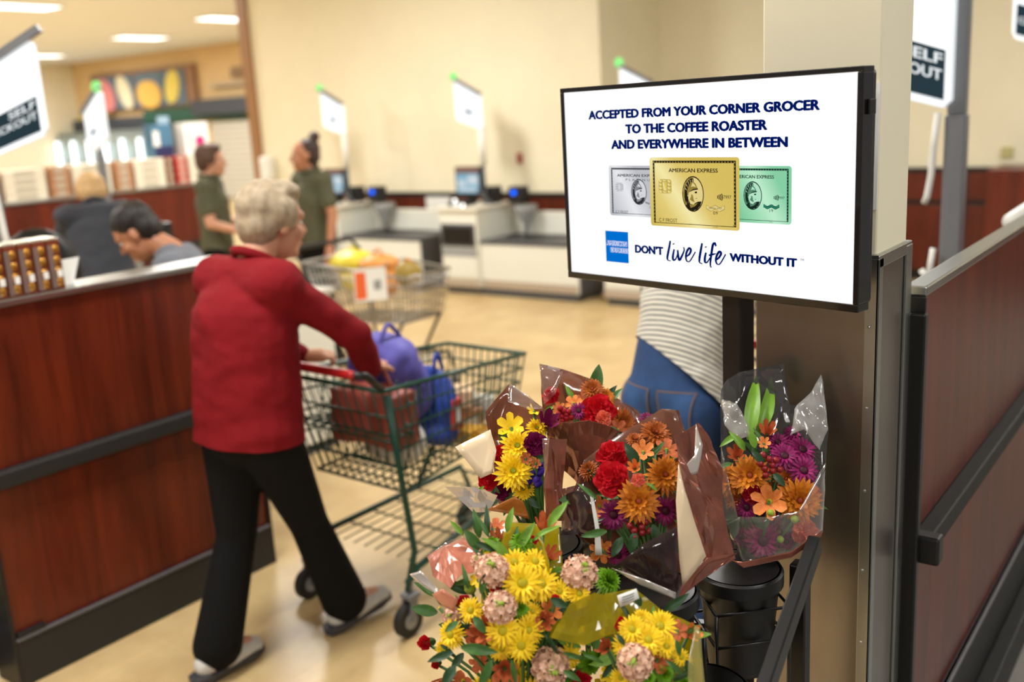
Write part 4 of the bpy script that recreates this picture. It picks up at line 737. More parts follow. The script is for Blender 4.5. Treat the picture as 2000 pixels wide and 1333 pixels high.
# walking shopper
J = J_of(pelvis=(-.03, 0, .86), waist=(-.02, 0, .99), chest=(.0, 0, 1.19), neck=(.06, 0, 1.375), head=(.155, 0, 1.495), sh_l=(.03, .165, 1.315), sh_r=(.03, -.165, 1.315), el_l=(.21, .235, 1.09), el_r=(.27, -.235, 1.11), wr_l=(.32, .15, .985), wr_r=(.37, -.17, .965),
         hip_l=(-.04, .08, .83), hip_r=(-.02, -.08, .83), kn_l=(-.09, .06, .46), kn_r=(.12, -.06, .46), an_l=(-.23, .05, .085), an_r=(.24, -.07, .095), toe_l=(1, .05, -.0), toe_r=(1, -.12, .16))
p1 = person('shopper in a red jacket and black trousers walking with the green cart', (2.03, 2.63, 0), R(-4), J, SKIN, REDJ, BLKP, SHOEW, mat('hair_grey_blond', rgb(168, 150, 124), .6, vary=.25, vscale=30), hair_full, 'long', .007, hy=R(-8), hp=R(6), hs=1.06, tw=1.17, belly=.0, shirt_z=(-.035, 0, .78), flare=.026, hem=((0, 0, .80), (.06, 0, 1)), boxy=.008,
            handspec={'l': ((.8, -.5, -.1), (.3, 0, -1), 1.5), 'r': ((.8, .5, -.1), (.3, 0, -1), 1.5)}, grow=.02)
# bowed cashier in grey
J = J_of(neck=(.07, 0, 1.30), chest=(.0, 0, 1.14), waist=(-.02, 0, .98), pelvis=(-.03, 0, .88), head=(.185, 0, 1.375), sh_l=(.02, .17, 1.22), sh_r=(.02, -.17, 1.22), el_l=(.1, .23, .98), el_r=(.1, -.23, .98), wr_l=(.3, .2, .94), wr_r=(.3, -.2, .94), hip_l=(-.03, .085, .84), hip_r=(-.03, -.085, .84))
person('man in a grey T-shirt bowing his head behind the left divider', (2.70, 3.88, 0), R(132), J, SKIN2, mat('grey_tshirt', rgb(112, 116, 126), .9, vary=.06, vscale=10), BLKP, SHOEB, mat('hair_black', rgb(30, 24, 22), .55, vary=.2, vscale=40), hair_short, 'short', .008, hp=R(38), tw=1.12, collar=False)
# person in a dark vest, back turned
J = J_of(pelvis=(-.06, 0, .9), waist=(-.02, 0, 1.03), chest=(.06, 0, 1.2), neck=(.15, 0, 1.36), head=(.24, 0, 1.44), sh_l=(.08, .17, 1.32), sh_r=(.08, -.17, 1.32), el_l=(.2, .23, 1.08), el_r=(.2, -.23, 1.08), wr_l=(.4, .18, 1.0), wr_r=(.4, -.18, 1.0), hip_l=(-.06, .085, .87), hip_r=(-.06, -.085, .87))
pv = person('blond person in a dark vest with the back turned at the left', (3.45, 5.78, 0), R(62), J, SKIN, mat('dark_vest', rgb(52, 55, 64), .8, vary=.08, vscale=12), BLKP, SHOEB, mat('hair_blond', rgb(206, 168, 116), .6, vary=.2, vscale=30), hair_full, 'short', .009, hp=R(25), tw=1.15)
# two staff in olive polos
J = J_of(el_r=(.02, -.22, 1.12), wr_r=(.24, -.16, 1.04), el_l=(.02, .22, 1.12), wr_l=(.22, .16, 1.04))
person('young man in an olive polo with brown hair, facing right', (4.72, 6.32, 0), R(-50), J, SKIN, OLIVE, BLKP, SHOEB, mat('hair_brown', rgb(88, 62, 46), .6, vary=.2, vscale=40), hair_full, 'short', .009, hy=R(4))
J = J_of(el_r=(.05, -.2, 1.12), wr_r=(.24, -.06, 1.08), el_l=(-.02, .24, 1.13), wr_l=(.05, .27, .9))
person('staff woman in an olive polo with a hair bun, facing left', (5.17, 5.72, 0), R(168), J, SKIN2, OLIVE, BLKP, SHOEB, mat('hair_dark', rgb(62, 46, 40), .55, vary=.2, vscale=40), hair_bun, 'short', .009, hy=R(-25), tw=1.02)
# leaning shopper in stripes and jeans
STRIPE = mat('striped_shirt', rgb(214, 212, 200), .9); nt = STRIPE.node_tree; p_ = nt.nodes['Principled BSDF']
tc_ = nt.nodes.new('ShaderNodeTexCoord'); mp_ = nt.nodes.new('ShaderNodeMapping'); mp_.inputs['Rotation'].default_value = (0, R(-38), 0); wv = nt.nodes.new('ShaderNodeTexWave'); wv.bands_direction = 'Z'; wv.inputs['Scale'].default_value = 21; wv.inputs['Distortion'].default_value = .5; wv.inputs['Detail Scale'].default_value = .4
rp_ = nt.nodes.new('ShaderNodeValToRGB'); rp_.color_ramp.elements[0].position = .3; rp_.color_ramp.elements[1].position = .55; rp_.color_ramp.elements[0].color = rgb(132, 132, 130); rp_.color_ramp.elements[1].color = rgb(226, 222, 208)
nt.links.new(tc_.outputs['Object'], mp_.inputs[0]); nt.links.new(mp_.outputs[0], wv.inputs['Vector']); nt.links.new(wv.outputs[0], rp_.inputs[0]); nt.links.new(rp_.outputs[0], p_.inputs['Base Color'])
J = J_of(pelvis=(0, 0, .945), waist=(.04, 0, 1.09), chest=(.13, 0, 1.29), neck=(.21, 0, 1.45), head=(.29, 0, 1.55), sh_l=(.15, .17, 1.39), sh_r=(.15, -.17, 1.39), el_l=(.24, .24, 1.14), el_r=(.26, -.22, 1.14), wr_l=(.27, .2, 1.04), wr_r=(.29, -.2, 1.04), hip_l=(-.02, .085, .89), hip_r=(-.02, -.085, .89), kn_l=(.0, .09, .46), kn_r=(.04, -.09, .46), an_l=(-.04, .09, .085), an_r=(0, -.09, .085))
pj = person('shopper in a striped shirt and blue jeans leaning over behind the screen post', (at(1318, 770, 3.15).x, at(1318, 770, 3.15).y, 0), R(-8), J, SKIN, STRIPE, JEAN, SHOEB, mat('hair_brown', rgb(88, 62, 46), .6), hair_long, 'long', .009, hp=R(25), tw=1.0, shirt_z=(.05, -.05, .84), hem=((0, 0, 1.0), (.9, -.55, 1)), rise=.05, handspec={'l': ((.8, -.4, -.1), (.3, 0, -1), 1.5), 'r': ((.8, .4, -.1), (.3, 0, -1), 1.5)})
from mathutils.bvhtree import BVHTree
tro = [c for c in pj.children if c.name.startswith('trousers')][0]; bv = BVHTree.FromPolygons([v.co for v in tro.data.vertices], [list(p.vertices) for p in tro.data.polygons])
for yc in (-.075, .075):                 # back pockets lying on the jeans, with a stitched edge
    vs = []; fs_ = []; n = 8; ok = True
    for i in range(n+1):
        for j in range(n+1):
            y = yc+(j/n-.5)*.115*(1-.12*i/n); z = .955-i/n*(.12+.02*(1-abs(2*j/n-1))); h = bv.ray_cast(Vector((-1, y, z)), Vector((1, 0, 0)))
            x = h[0].x if h[0] is not None else -.1; vs.append((x-.004, y, z))
    fs_ = [(i*(n+1)+j, i*(n+1)+j+1, (i+1)*(n+1)+j+1, (i+1)*(n+1)+j) for i in range(n) for j in range(n)]
    me = bpy.data.meshes.new('back_pocket'); me.from_pydata(vs, [], fs_); bp_ = link('back_pocket', me, mat('jeans_pocket', rgb(42, 76, 124), .8, vary=.25, vscale=12), tro, True, fix=False)
    edge = [0, n, (n+1)*n+n, (n+1)*n+n//2, (n+1)*n, 0]; ring = [j for j in range(n+1)]+[i*(n+1)+n for i in range(1, n+1)]+[n*(n+1)+j for j in range(n-1, -1, -1)]+[i*(n+1) for i in range(n-1, -1, -1)]
    tro_p = MB().tube([Vector(vs[k])-Vector((.001, 0, 0)) for k in ring], .0016, 5).build('stitching', mat('thread_tan', rgb(150, 116, 72), .8), tro, True)

# ================================================================== flower stand
fs = thing('flower_stand', 'black metal flower stand holding the buckets in front of the column', 'stand', (1.45, .74, 0))
fsm = fs.matrix_basis.inverted()
def loc_(v): return Vector(v)-Vector((1.45, .74, 0))
pb = at(1563, 1100, 1.88)
MB().box(loc_((pb.x-.016, pb.y-.016, 0)), loc_((pb.x+.016, pb.y+.016, pb.z))).build('post', BLACK, fs, bev=.003)
lp = (1.50, 1.16)
MB().box(loc_((lp[0]-.016, lp[1]-.016, 0)), loc_((lp[0]+.016, lp[1]+.016, .95))).build('post', BLACK, fs, bev=.003)
a_, b_ = at(1592, 1062, 1.78), at(1462, 1440, 1.5)
MB().bar(loc_(a_), loc_(b_), .022, .04).build('side_rail', BLACK, fs, bev=.003)
MB().bar(loc_(b_), loc_((b_.x, b_.y, 0)), .03, .03, (1, 0, 0)).build('front_leg', BLACK, fs, bev=.003)
b2_ = at(1000, 1530, 1.62); a2_ = Vector((1.5, 1.16, .95))
MB().bar(loc_(a2_), loc_(b2_), .022, .04).build('side_rail', BLACK, fs, bev=.003); MB().bar(loc_(b2_), loc_((b2_.x, b2_.y, 0)), .03, .03, (1, 0, 0)).build('front_leg', BLACK, fs, bev=.003)
MB().bar(loc_((pb.x, pb.y, .8)), loc_((1.5, 1.16, .8)), .02, .03).build('cross_bar', BLACK, fs, bev=.002); MB().bar(loc_((b_.x, b_.y, .5)), loc_((b2_.x, b2_.y, .5)), .02, .03).build('cross_bar', BLACK, fs, bev=.002); MB().bar(loc_((pb.x, pb.y, .12)), loc_((1.5, 1.16, .12)), .02, .03).build('cross_bar', BLACK, fs, bev=.002)
MB().bar(loc_((pb.x, pb.y, .2)), loc_((b_.x, b_.y, .2)), .02, .03).build('cross_bar', BLACK, fs, bev=.002); MB().bar(loc_((1.5, 1.16, .2)), loc_((b2_.x, b2_.y, .2)), .02, .03).build('cross_bar', BLACK, fs, bev=.002)
BUCK = mat('bucket_black', rgb(16, 16, 17), .42)
def holder(c, r, zt):                    # wire cradle: two square hoops and drop rods
    c = Vector(c)-Vector((1.45, .74, 0)); h = [Vector((c.x+sx*r, c.y+sy*r, 0)) for sx, sy in ((-1, 0), (0, -1), (1, 0), (0, 1))]
    for z in (zt-.055, zt-.12): MB().tube([p+Vector((0, 0, z)) for p in h]+[h[0]+Vector((0, 0, z))], .0035, 6).build('hoop', BLACK, fs, True)
    for p in h: MB().tube([p+Vector((0, 0, zt-.055)), p+Vector((0, 0, zt-.12)), p*.97+c*.03+Vector((0, 0, zt-.33))], .0035, 6).build('drop_rod', BLACK, fs, True)
def bucket(c, r, h, label):              # c = centre of the rim
    t = thing('flower_bucket', label, 'bucket', (c[0], c[1], c[2]-h)); t['group'] = 'black flower buckets'
    MB().lathe([(.001, .004), (r*.74, 0), (r*.76, .01), (r*.97, h-.02), (r*1.0, h-.018), (r*1.03, h), (r*.95, h), (r*.93, h-.02), (r*.7, .02), (.001, .02)], 32).build('shell', BUCK, t, True)
    MB().lathe([(r*1.0, h-.03), (r*1.06, h-.028), (r*1.06, h-.004), (r*1.0, h)], 32).build('rim', BUCK, t, 'auto'); holder(c, r*1.28, c[2])
bk = at(1443, 1108, 1.86)
bucket(bk, .077, .2, 'black bucket under the rightmost purple and orange bouquet'); 
bucket(at(1275, 1150, 1.72), .075, .2, 'black bucket under the middle bouquet'); bucket(at(1055, 1060, 1.86), .075, .2, 'black bucket under the left bouquet'); bucket(at(1190, 1010, 2.03), .075, .2, 'black bucket under the rear bouquet')
bucket(at(1372, 1345, 1.72), .08, .2, 'black bucket at the bottom edge beside the yellow bouquet'); bucket(at(1030, 1480, 1.62), .085, .2, 'black bucket under the large yellow bouquet'); bucket(at(1260, 1500, 1.57), .085, .2, 'black bucket under the small yellow bouquet')

# ================================================================== flowers
OFF = 0.0                                # the front row stands a little further back than its sketch
def petal(vs, fs, base, ang, L, w, lift, droop, tip=.25, cup=.15, seg=4, c=None):
    ca, sa = math.cos(ang), math.sin(ang); b0 = len(vs)
    for i in range(seg+1):
        f = i/seg; rr = base+L*f; ww = w*(math.sin(math.pi*(f*(1-tip)+.12))**.8 if f < 1 else .12); z = lift*f-droop*f*f+(c or 0)
        for s in (-1, 0, 1): y = s*ww/2; vs.append((rr*ca-y*sa, rr*sa+y*ca, z+(cup*ww*abs(s))))
    for i in range(seg):
        for j in range(2): a = b0+i*3+j; fs.append((a, a+1, a+4, a+3))
def mk(name, vs, fs):
    me = bpy.data.meshes.new(name); me.from_pydata(vs, [], fs); me.update()
    for p in me.polygons: p.use_smooth = True
    return me
r2 = random.Random(5)
def mum_mesh(rows, wid, lift, seed):
    q = random.Random(seed); vs = []; fs = []
    for k, (n, L, b, lf, dr) in enumerate(rows):
        for i in range(n): petal(vs, fs, b, 2*math.pi*(i+.5*(k % 2))/n+q.uniform(-.08, .08), L*q.uniform(.88, 1.06), wid*q.uniform(.85, 1.1), lf+q.uniform(-.06, .06), dr, c=.03*k)
    return mk('mum', vs, fs)
MUM = [mum_mesh([(22, .84, .14, .2, .22), (20, .72, .12, .42, .2), (15, .52, .1, .5, .12), (9, .3, .06, .42, .0)], .2, 1, s) for s in (1, 2, 3)]
DAISY = [mum_mesh([(22, .82, .16, .06, .24), (19, .76, .16, .26, .2), (12, .5, .14, .4, .14)], .165, 1, s) for s in (4, 5, 8)]
BUTTON = [mum_mesh([(26, .8, .1, .3, .5), (24, .7, .08, .5, .4), (20, .54, .06, .6, .25), (14, .36, .04, .62, .1), (8, .2, .02, .6, 0)], .17, 1, s) for s in (6, 7)]
def carn_mesh(seed):
    q = random.Random(seed); vs = []; fs = []
    for k in range(6):
        R0 = 1-.14*k; z0 = -.25+.15*k; n = 36; b0 = len(vs); ph = q.uniform(0, 6)
        for ring in range(4):
            f = ring/3
            for i in range(n):
                a = 2*math.pi*i/n; ruff = math.sin(a*9+ph)*.10*f+q.uniform(-.07, .07)*f
                rr = R0*(.15+.85*f)*(1+.07*math.sin(a*5+ph)*f+q.uniform(-.05, .05)*f); vs.append((rr*math.cos(a), rr*math.sin(a), z0+.28*f*f*(1+.3*k*.3)+ruff))
        for ring in range(3):
            for i in range(n): a = b0+ring*n+i; b = b0+ring*n+(i+1) % n; fs.append((a, b, b+n, a+n))
    return mk('carnation', vs, fs)
CARN = [carn_mesh(s) for s in (1, 2)]
def alstro_mesh(open_, seed):
    vs = []; fs = []; q = random.Random(seed)
    for i in range(6): petal(vs, fs, .05, i*math.pi/3+.1, 1.0*q.uniform(.92, 1.05), .66 if i % 2 else .52, 1.1-open_, .25*open_, .42, .22, 6, -.5)
    return mk('alstroemeria', vs, fs)
ALST = [alstro_mesh(.75, 1), alstro_mesh(.45, 2)]; ALBUD = alstro_mesh(-.5, 3)
def stock_mesh(seed):
    q = random.Random(seed); vs = []; fs = []
    for i in range(40):
        z = 1-2*(i+.5)/40; rr = math.sqrt(1-z*z); a = i*2.39996; c = Vector((rr*math.cos(a), rr*math.sin(a), z))*.62; nrm = c.normalized(); t1 = nrm.orthogonal().normalized(); t2 = nrm.cross(t1)
        for ringk in range(2):
            n = 9; b0 = len(vs); vs.append(tuple(c+nrm*(.06+.1*ringk))); ph = q.uniform(0, 6)
            for j in range(n*2): b = math.pi*j/n; r_ = (.28-.1*ringk)*(1+.14*math.sin(b*5+ph)); vs.append(tuple(c+t1*(r_*math.cos(b))+t2*(r_*math.sin(b))+nrm*(.18+.14*ringk+q.uniform(-.07, .07))))
            for j in range(n*2): fs.append((b0, b0+1+j, b0+1+(j+1) % (n*2)))
    return mk('stock', vs, fs)
STOCK = [stock_mesh(s) for s in (1, 2)]
def clump_mesh(seed, k=22, r=.3):
    q = random.Random(seed); m = MB()
    for i in range(k): v = Vector((q.gauss(0, 1), q.gauss(0, 1), q.gauss(0, 1))).normalized()*q.uniform(.35, .75); m.ell(v, (r*q.uniform(.7, 1.1),)*3, n=7, m=5)
    me = m.mesh('clump'); 
    for p in me.polygons: p.use_smooth = True
    return me
STAT = clump_mesh(3)
def leaf_mesh(w, bend, fold):
    vs = []; fs = []; n = 7
    for i in range(n+1):
        f = i/n; ww = w*math.sin(math.pi*min(1, f*.97+.03))**.75*(1-.25*f); z = -bend*f*f
        for s in (-1, -.5, 0, .5, 1): vs.append((f, s*ww/2, z+fold*abs(s)*ww+.02*math.sin(f*9+s*2)*abs(s)))
    for i in range(n):
        for j in range(4): a = i*5+j; fs.append((a, a+1, a+6, a+5))
    return mk('leaf', vs, fs)
LEAF = [leaf_mesh(.36, .35, .25), leaf_mesh(.26, .6, .3), leaf_mesh(.5, .2, .15)]
DISC = MB().ell((0, 0, .06), (.2, .2, .1), n=12, m=7).mesh('disc')
for p in DISC.polygons: p.use_smooth = True
BERRY = MB().ell((0, 0, 0), (1, 1, 1.15), n=10, m=7).mesh('berry')
for p in BERRY.polygons: p.use_smooth = True
def fm(name, c, c2=None, rough=.55): return mat('petal_'+name, c, rough, col2=c2, vscale=3.2, spec=.3) if c2 else mat('petal_'+name, c, rough, vary=.14, vscale=2.5, spec=.3)
FC = {'yellow': fm('yellow', rgb(255, 222, 36), rgb(244, 196, 14)), 'orange': fm('orange', rgb(226, 144, 30), rgb(176, 84, 20)), 'bronze': fm('bronze', rgb(196, 106, 36), rgb(140, 62, 22)), 'purple': fm('purple', rgb(160, 28, 108), rgb(104, 12, 62)), 'plum': fm('plum', rgb(116, 14, 68)), 'red': fm('red', rgb(206, 22, 36)), 'crimson': fm('crimson', rgb(150, 14, 28)), 'coral': fm('coral', rgb(244, 150, 116), rgb(226, 70, 58)), 'apricot': fm('apricot', rgb(240, 158, 82), rgb(222, 110, 50)), 'salmon': fm('salmon', rgb(212, 120, 72), rgb(176, 82, 44)), 'peach': fm('peach', rgb(250, 214, 186), rgb(236, 186, 158)), 'lime': fm('lime', rgb(108, 158, 22)), 'blue': fm('blue', rgb(62, 36, 150)), 'cherry': mat('berry_red', rgb(146, 30, 36), .3), 'eyey': fm('eye_yellow', rgb(184, 168, 20)), 'eyed': fm('eye_dark', rgb(66, 14, 30)), 'eyeg': fm('eye_green', rgb(146, 158, 40)), 'eyeo': fm('eye_rust', rgb(150, 62, 30)), 'bud': fm('bud', rgb(150, 176, 60))}
LG = [mat('leaf_green', rgb(62, 104, 40), .45, vary=.2, vscale=4), mat('leaf_dark', rgb(38, 72, 36), .45, vary=.2, vscale=4), mat('leaf_bright', rgb(112, 156, 40), .45, vary=.15, vscale=4)]
STEM = mat('stem_green', rgb(66, 104, 44), .5)
def inst(name, me, m, parent, pos, nrm, s, spin=None, sz=1.0):
    o = bpy.data.objects.new(name, me); COL.objects.link(o)
    if not me.materials: me.materials.append(None)
    o.material_slots[0].link = 'OBJECT'; o.material_slots[0].material = m
    q = Vector(nrm).normalized().to_track_quat('Z', 'Y'); o.rotation_mode = 'QUATERNION'; q2 = q @ Euler((0, 0, rnd.uniform(0, 6.28) if spin is None else spin)).to_quaternion()
    o.rotation_quaternion = q2; o.scale = (s, s, s*sz); o.parent = parent; o.location = Vector(pos)-parent.location; return o
def sub(name, me, m, parent, sc=1.0, z=0):
    o = bpy.data.objects.new(name, me); COL.objects.link(o)
    if not me.materials: me.materials.append(None)
    o.material_slots[0].link = 'OBJECT'; o.material_slots[0].material = m; o.parent = parent; o.scale = (sc,)*3; o.location = (0, 0, z); return o
def bouquet(label, foot, flowers, D, centre, leaves, nfill, spread, fill=(), nflow=0, group='flower bouquets on the stand'):
    """foot = tied end in the bucket; flowers = (px, py, r px, kind, colour, [depth offset])"""
    t = thing('bouquet', label, 'bouquet', foot); t['group'] = group; foot = Vector(foot); D += OFF; cc = at(centre[0], centre[1], D+.12)
    sm = MB(); flowers = list(flowers)
    for i in range(nflow):
        a = rnd.uniform(0, 6.28); q = math.sqrt(rnd.random())*spread*.95; kd, co = rnd.choice(fill); flowers.append((centre[0]+q*centre[2]*math.cos(a), centre[1]+q*centre[2]*1.1*math.sin(a), rnd.uniform(.1, .2)*centre[2]**.5*12*.17, kd, co, .05))
    for fl in flowers:
        px, py, rp, kind, colr = fl[:5]; dd = fl[5] if len(fl) > 5 else 0
        rad = math.hypot(px-centre[0], py-centre[1])/centre[2]; d = D+dd+.05*min(1.3, rad)**2+rnd.uniform(-.008, .008); P = at(px, py, d); r = rp*d/FPX
        n = ((P-cc).normalized()*.75+(EYE-P).normalized()*.75+Vector((rnd.uniform(-.2, .2), rnd.uniform(-.2, .2), rnd.uniform(0, .25)))).normalized(); m = FC[colr]
        if kind == 'mum': o = inst('chrysanthemum', rnd.choice(MUM), m, t, P, n, r*1.08); sub('flower_eye', DISC, FC['eyeo' if colr != 'yellow' else 'eyeg'], o, .6, .22)
        elif kind == 'daisy': o = inst('daisy', rnd.choice(DAISY), m, t, P, n, r*1.08); sub('flower_eye', DISC, FC['eyed' if colr in ('purple', 'plum') else 'eyey'], o, 1.35 if colr in ('purple', 'plum') else 1.25, .06)
        elif kind == 'button': o = inst('button_chrysanthemum', rnd.choice(BUTTON), m, t, P, n, r*1.08)
        elif kind == 'carn': o = inst('carnation', rnd.choice(CARN), m, t, P, n, r)
        elif kind == 'alst': o = inst('alstroemeria', rnd.choice(ALST), m, t, P, n, r); sub('flower_eye', DISC, FC['eyey'], o, .9, -.45)
        elif kind == 'bud': o = inst('flower_bud', ALBUD, m, t, P, n, r, sz=1.2)
        elif kind == 'stock': o = inst('stock_flower', rnd.choice(STOCK), m, t, P, n, r*1.05); sub('stock_tip', STAT, FC['bud'], o, .38, .8)
        elif kind == 'stat': o = inst('statice', STAT, m, t, P, n, r)
        elif kind == 'gbud': o = inst('flower_bud', BERRY, FC['bud'], t, P, n, r)
        elif kind == 'cbud': o = inst('carnation_bud', CARN[0], m, t, P, n, r, sz=1.3); sub('calyx', BERRY, LG[0], o, .62, -.75)
        if kind == 'berry':
            for k in range(9): a = k*2.4; q = P+(_ex*math.cos(a)+_ey*math.sin(a))*(r*(.3+.08*k))-n*.005; inst('berry', BERRY, m, t, q, n, .0065)
        else: sm.tube([P-n*r*.25-foot, P.lerp(foot, .35)-n*.02-foot, Vector((rnd.uniform(-.02, .02), rnd.uniform(-.02, .02), 0))], .0028, 6)
    sm.build('stems', STEM, t, True, kind='stuff')
    def leaf(px, py, L, ang, d, k=None, lm=None, tilt=.25):
        P = at(px, py, d); ax = (_ex*math.cos(ang)+_ey*math.sin(ang)-_f*tilt).normalized(); nn = (-_f+_z*.5+Vector((rnd.uniform(-.3, .3),)*3)); zz = (nn-ax*nn.dot(ax)).normalized(); yy = zz.cross(ax)
        me = LEAF[k if k is not None else rnd.randrange(3)]; o = bpy.data.objects.new('leaf', me); COL.objects.link(o)
        if not me.materials: me.materials.append(None)
        o.material_slots[0].link = 'OBJECT'; o.material_slots[0].material = lm or rnd.choice(LG); s = L*d/FPX; o.parent = t
        o.matrix_basis = Matrix.Translation(P-foot) @ Matrix((ax, yy, zz)).transposed().to_4x4() @ Matrix.Scale(s, 4)
    for lf in leaves: leaf(*lf[:4], lf[4]+OFF, *lf[5:])
    for i in range(nfill):
        a = rnd.uniform(0, 6.28); q = math.sqrt(rnd.random())*spread; px, py = centre[0]+q*centre[2]*math.cos(a), centre[1]+q*centre[2]*1.15*math.sin(a)
        leaf(px, py, rnd.uniform(34, 62), a+rnd.uniform(-.6, .6), D+.035+rnd.uniform(0, .07))
    return t
def sheet(name, pts, m, parent, crinkle=.006, cuts=3, seed=0, scale=22, sm=True):
    """a piece of wrap through its corner points (px, py, depth), crinkled, with thickness"""
    bm = bmesh.new(); vs = [bm.verts.new(at(p[0], p[1], p[2]+OFF)-parent.location) for p in pts]; f = bm.faces.new(vs)
    bmesh.ops.triangulate(bm, faces=[f]); bmesh.ops.subdivide_edges(bm, edges=bm.edges[:], cuts=cuts, use_grid_fill=True)
    bmesh.ops.triangulate(bm, faces=bm.faces[:]); bm.normal_update(); rim = {v for v in bm.verts if v.is_boundary}
    for v in bm.verts:
        q = v.co*scale+Vector((seed*7.1, seed*3.3, 0)); k = noise.noise(q)+.5*noise.noise(q*2.3); v.co += v.normal*k*crinkle*(.6 if v in rim else 1)
    me = bpy.data.meshes.new(name); bm.to_mesh(me); bm.free(); o = link(name, me, m, parent, sm, fix=False)
    s = o.modifiers.new('thick', 'SOLIDIFY'); s.thickness = .0007; return o
CLEAR = film('clear_film', rgb(244, 240, 236), .95, .07); BRN = mat('brown_wrap', rgb(150, 88, 70), .13, .5, vary=.35, vscale=14, coat=.6); BRNF = film('brown_film', rgb(150, 96, 74), .5, .12); YELF = film('yellow_film', rgb(204, 186, 20), .5, .15); CRM = mat('cream_wrap', rgb(226, 202, 166), .3, coat=.4); DARKF = film('dark_film', rgb(110, 84, 88), .82, .07)
# --- rear bouquet
B2 = bouquet('rear bouquet with red and orange flowers under a pointed brown wrapper', at(1185, 1040, 2.06), [(1168, 805, 35, 'carn', 'red'), (1179, 818, 16, 'carn', 'coral', -.05), (1076, 773, 18, 'carn', 'red'), (1119, 786, 18, 'alst', 'apricot'), (1090, 797, 14, 'alst', 'apricot'), (1100, 810, 16, 'berry', 'crimson', -.02), (1130, 803, 18, 'daisy', 'purple'), (1214, 825, 30, 'mum', 'bronze'), (1157, 762, 24, 'mum', 'bronze', .03), (1208, 840, 20, 'alst', 'salmon', -.03), (1180, 778, 22, 'mum', 'orange', .03), (1140, 780, 20, 'alst', 'salmon', .02), (1082, 820, 14, 'daisy', 'plum')], 2.0, (1150, 830, 100), [(1080, 795, 30, 2.6, 1.98, 0, LG[2]), (1190, 835, 26, .5, 1.95)], 14, .7, (('mum', 'bronze'), ('alst', 'salmon'), ('daisy', 'plum')), 6)
sheet('sleeve_back', [(1053, 711, 2.08), (1100, 722, 2.1), (1152, 740, 2.11), (1205, 778, 2.1), (1246, 803, 2.06), (1262, 840, 2.02), (1230, 900, 2.02), (1150, 940, 2.08), (1080, 900, 2.08), (1062, 800, 2.06)], BRNF, B2, .008, 4, 1)
sheet('sleeve_flap', [(1053, 711, 2.06), (1100, 724, 2.05), (1085, 770, 2.02), (1062, 790, 2.02)], CLEAR, B2, .006, 3, 2)
sheet('sleeve_front', [(1062, 815, 1.95), (1100, 826, 1.92), (1150, 822, 1.92), (1195, 836, 1.93), (1222, 848, 1.96), (1180, 905, 1.95), (1150, 960, 1.98), (1080, 900, 1.98)], BRN, B2, .012, 4, 3, 26, False)
# --- left bouquet
B1 = bouquet('left bouquet with yellow chrysanthemums, red carnations and blue statice', at(1060, 1075, 1.9), [(1003, 921, 39, 'mum', 'yellow'), (1011, 873, 36, 'mum', 'yellow'), (1022, 955, 24, 'mum', 'yellow', .01), (998, 832, 28, 'alst', 'yellow', .01), (1048, 838, 22, 'mum', 'yellow', .02), (1044, 800, 15, 'alst', 'yellow', .04), (953, 939, 20, 'carn', 'red'), (976, 890, 21, 'carn', 'red', .02), (1046, 868, 24, 'carn', 'plum', -.02), (984, 962, 18, 'carn', 'plum', .02), (1046, 935, 25, 'stat', 'blue', -.01), (1056, 915, 14, 'stat', 'blue'), (1027, 896, 12, 'alst', 'salmon', -.02), (1047, 905, 11, 'alst', 'apricot', -.03), (1066, 832, 22, 'bud', 'plum', .0), (1035, 980, 16, 'mum', 'yellow', .03)], 1.85, (1010, 910, 80), [(945, 950, 22, 2.4, 1.83, 0, LG[2]), (1030, 975, 30, .6, 1.86, 2, LG[1])], 14, .65, (('mum', 'yellow'), ('carn', 'plum'), ('alst', 'apricot')), 8)
sheet('sleeve_back', [(946, 805, 1.95), (995, 749, 1.99), (1030, 775, 1.98), (1065, 800, 1.96), (1070, 900, 1.95), (1040, 1010, 1.92), (975, 990, 1.93), (960, 880, 1.95)], BRNF, B1, .008, 4, 4)
sheet('sleeve_flap', [(889, 873, 1.86), (958, 840, 1.88), (970, 880, 1.86), (962, 925, 1.85), (938, 935, 1.85)], CRM, B1, .006, 3, 5)
sheet('sleeve_flap', [(995, 749, 1.95), (1032, 772, 1.93), (1060, 800, 1.92), (1030, 800, 1.91), (992, 785, 1.92)], CLEAR, B1, .008, 3, 6)
sheet('sleeve_flap', [(869, 951, 1.84), (930, 953, 1.82), (972, 968, 1.81), (955, 1000, 1.82), (925, 1000, 1.83)], mat('silver_film', rgb(214, 204, 196), .12, .5, coat=.5), B1, .010, 4, 7, 22, False)
sheet('sleeve_flap', [(950, 996, 1.80), (1005, 970, 1.79), (1022, 980, 1.79), (1035, 1015, 1.80), (1000, 1006, 1.80)], mat('amber_wrap', rgb(176, 104, 44), .2, .2, coat=.5), B1, .006, 3, 8)
sheet('sleeve_front', [(1063, 857, 1.80), (1072, 858, 1.79), (1108, 858, 1.80), (1100, 940, 1.80), (1097, 1018, 1.80), (1066, 1016, 1.80)], BRN, B1, .010, 4, 9, 24, False)
sheet('sleeve_edge', [(1059, 857, 1.79), (1073, 857, 1.785), (1070, 905, 1.79), (1065, 932, 1.80)], CLEAR, B1, .004, 2, 10)
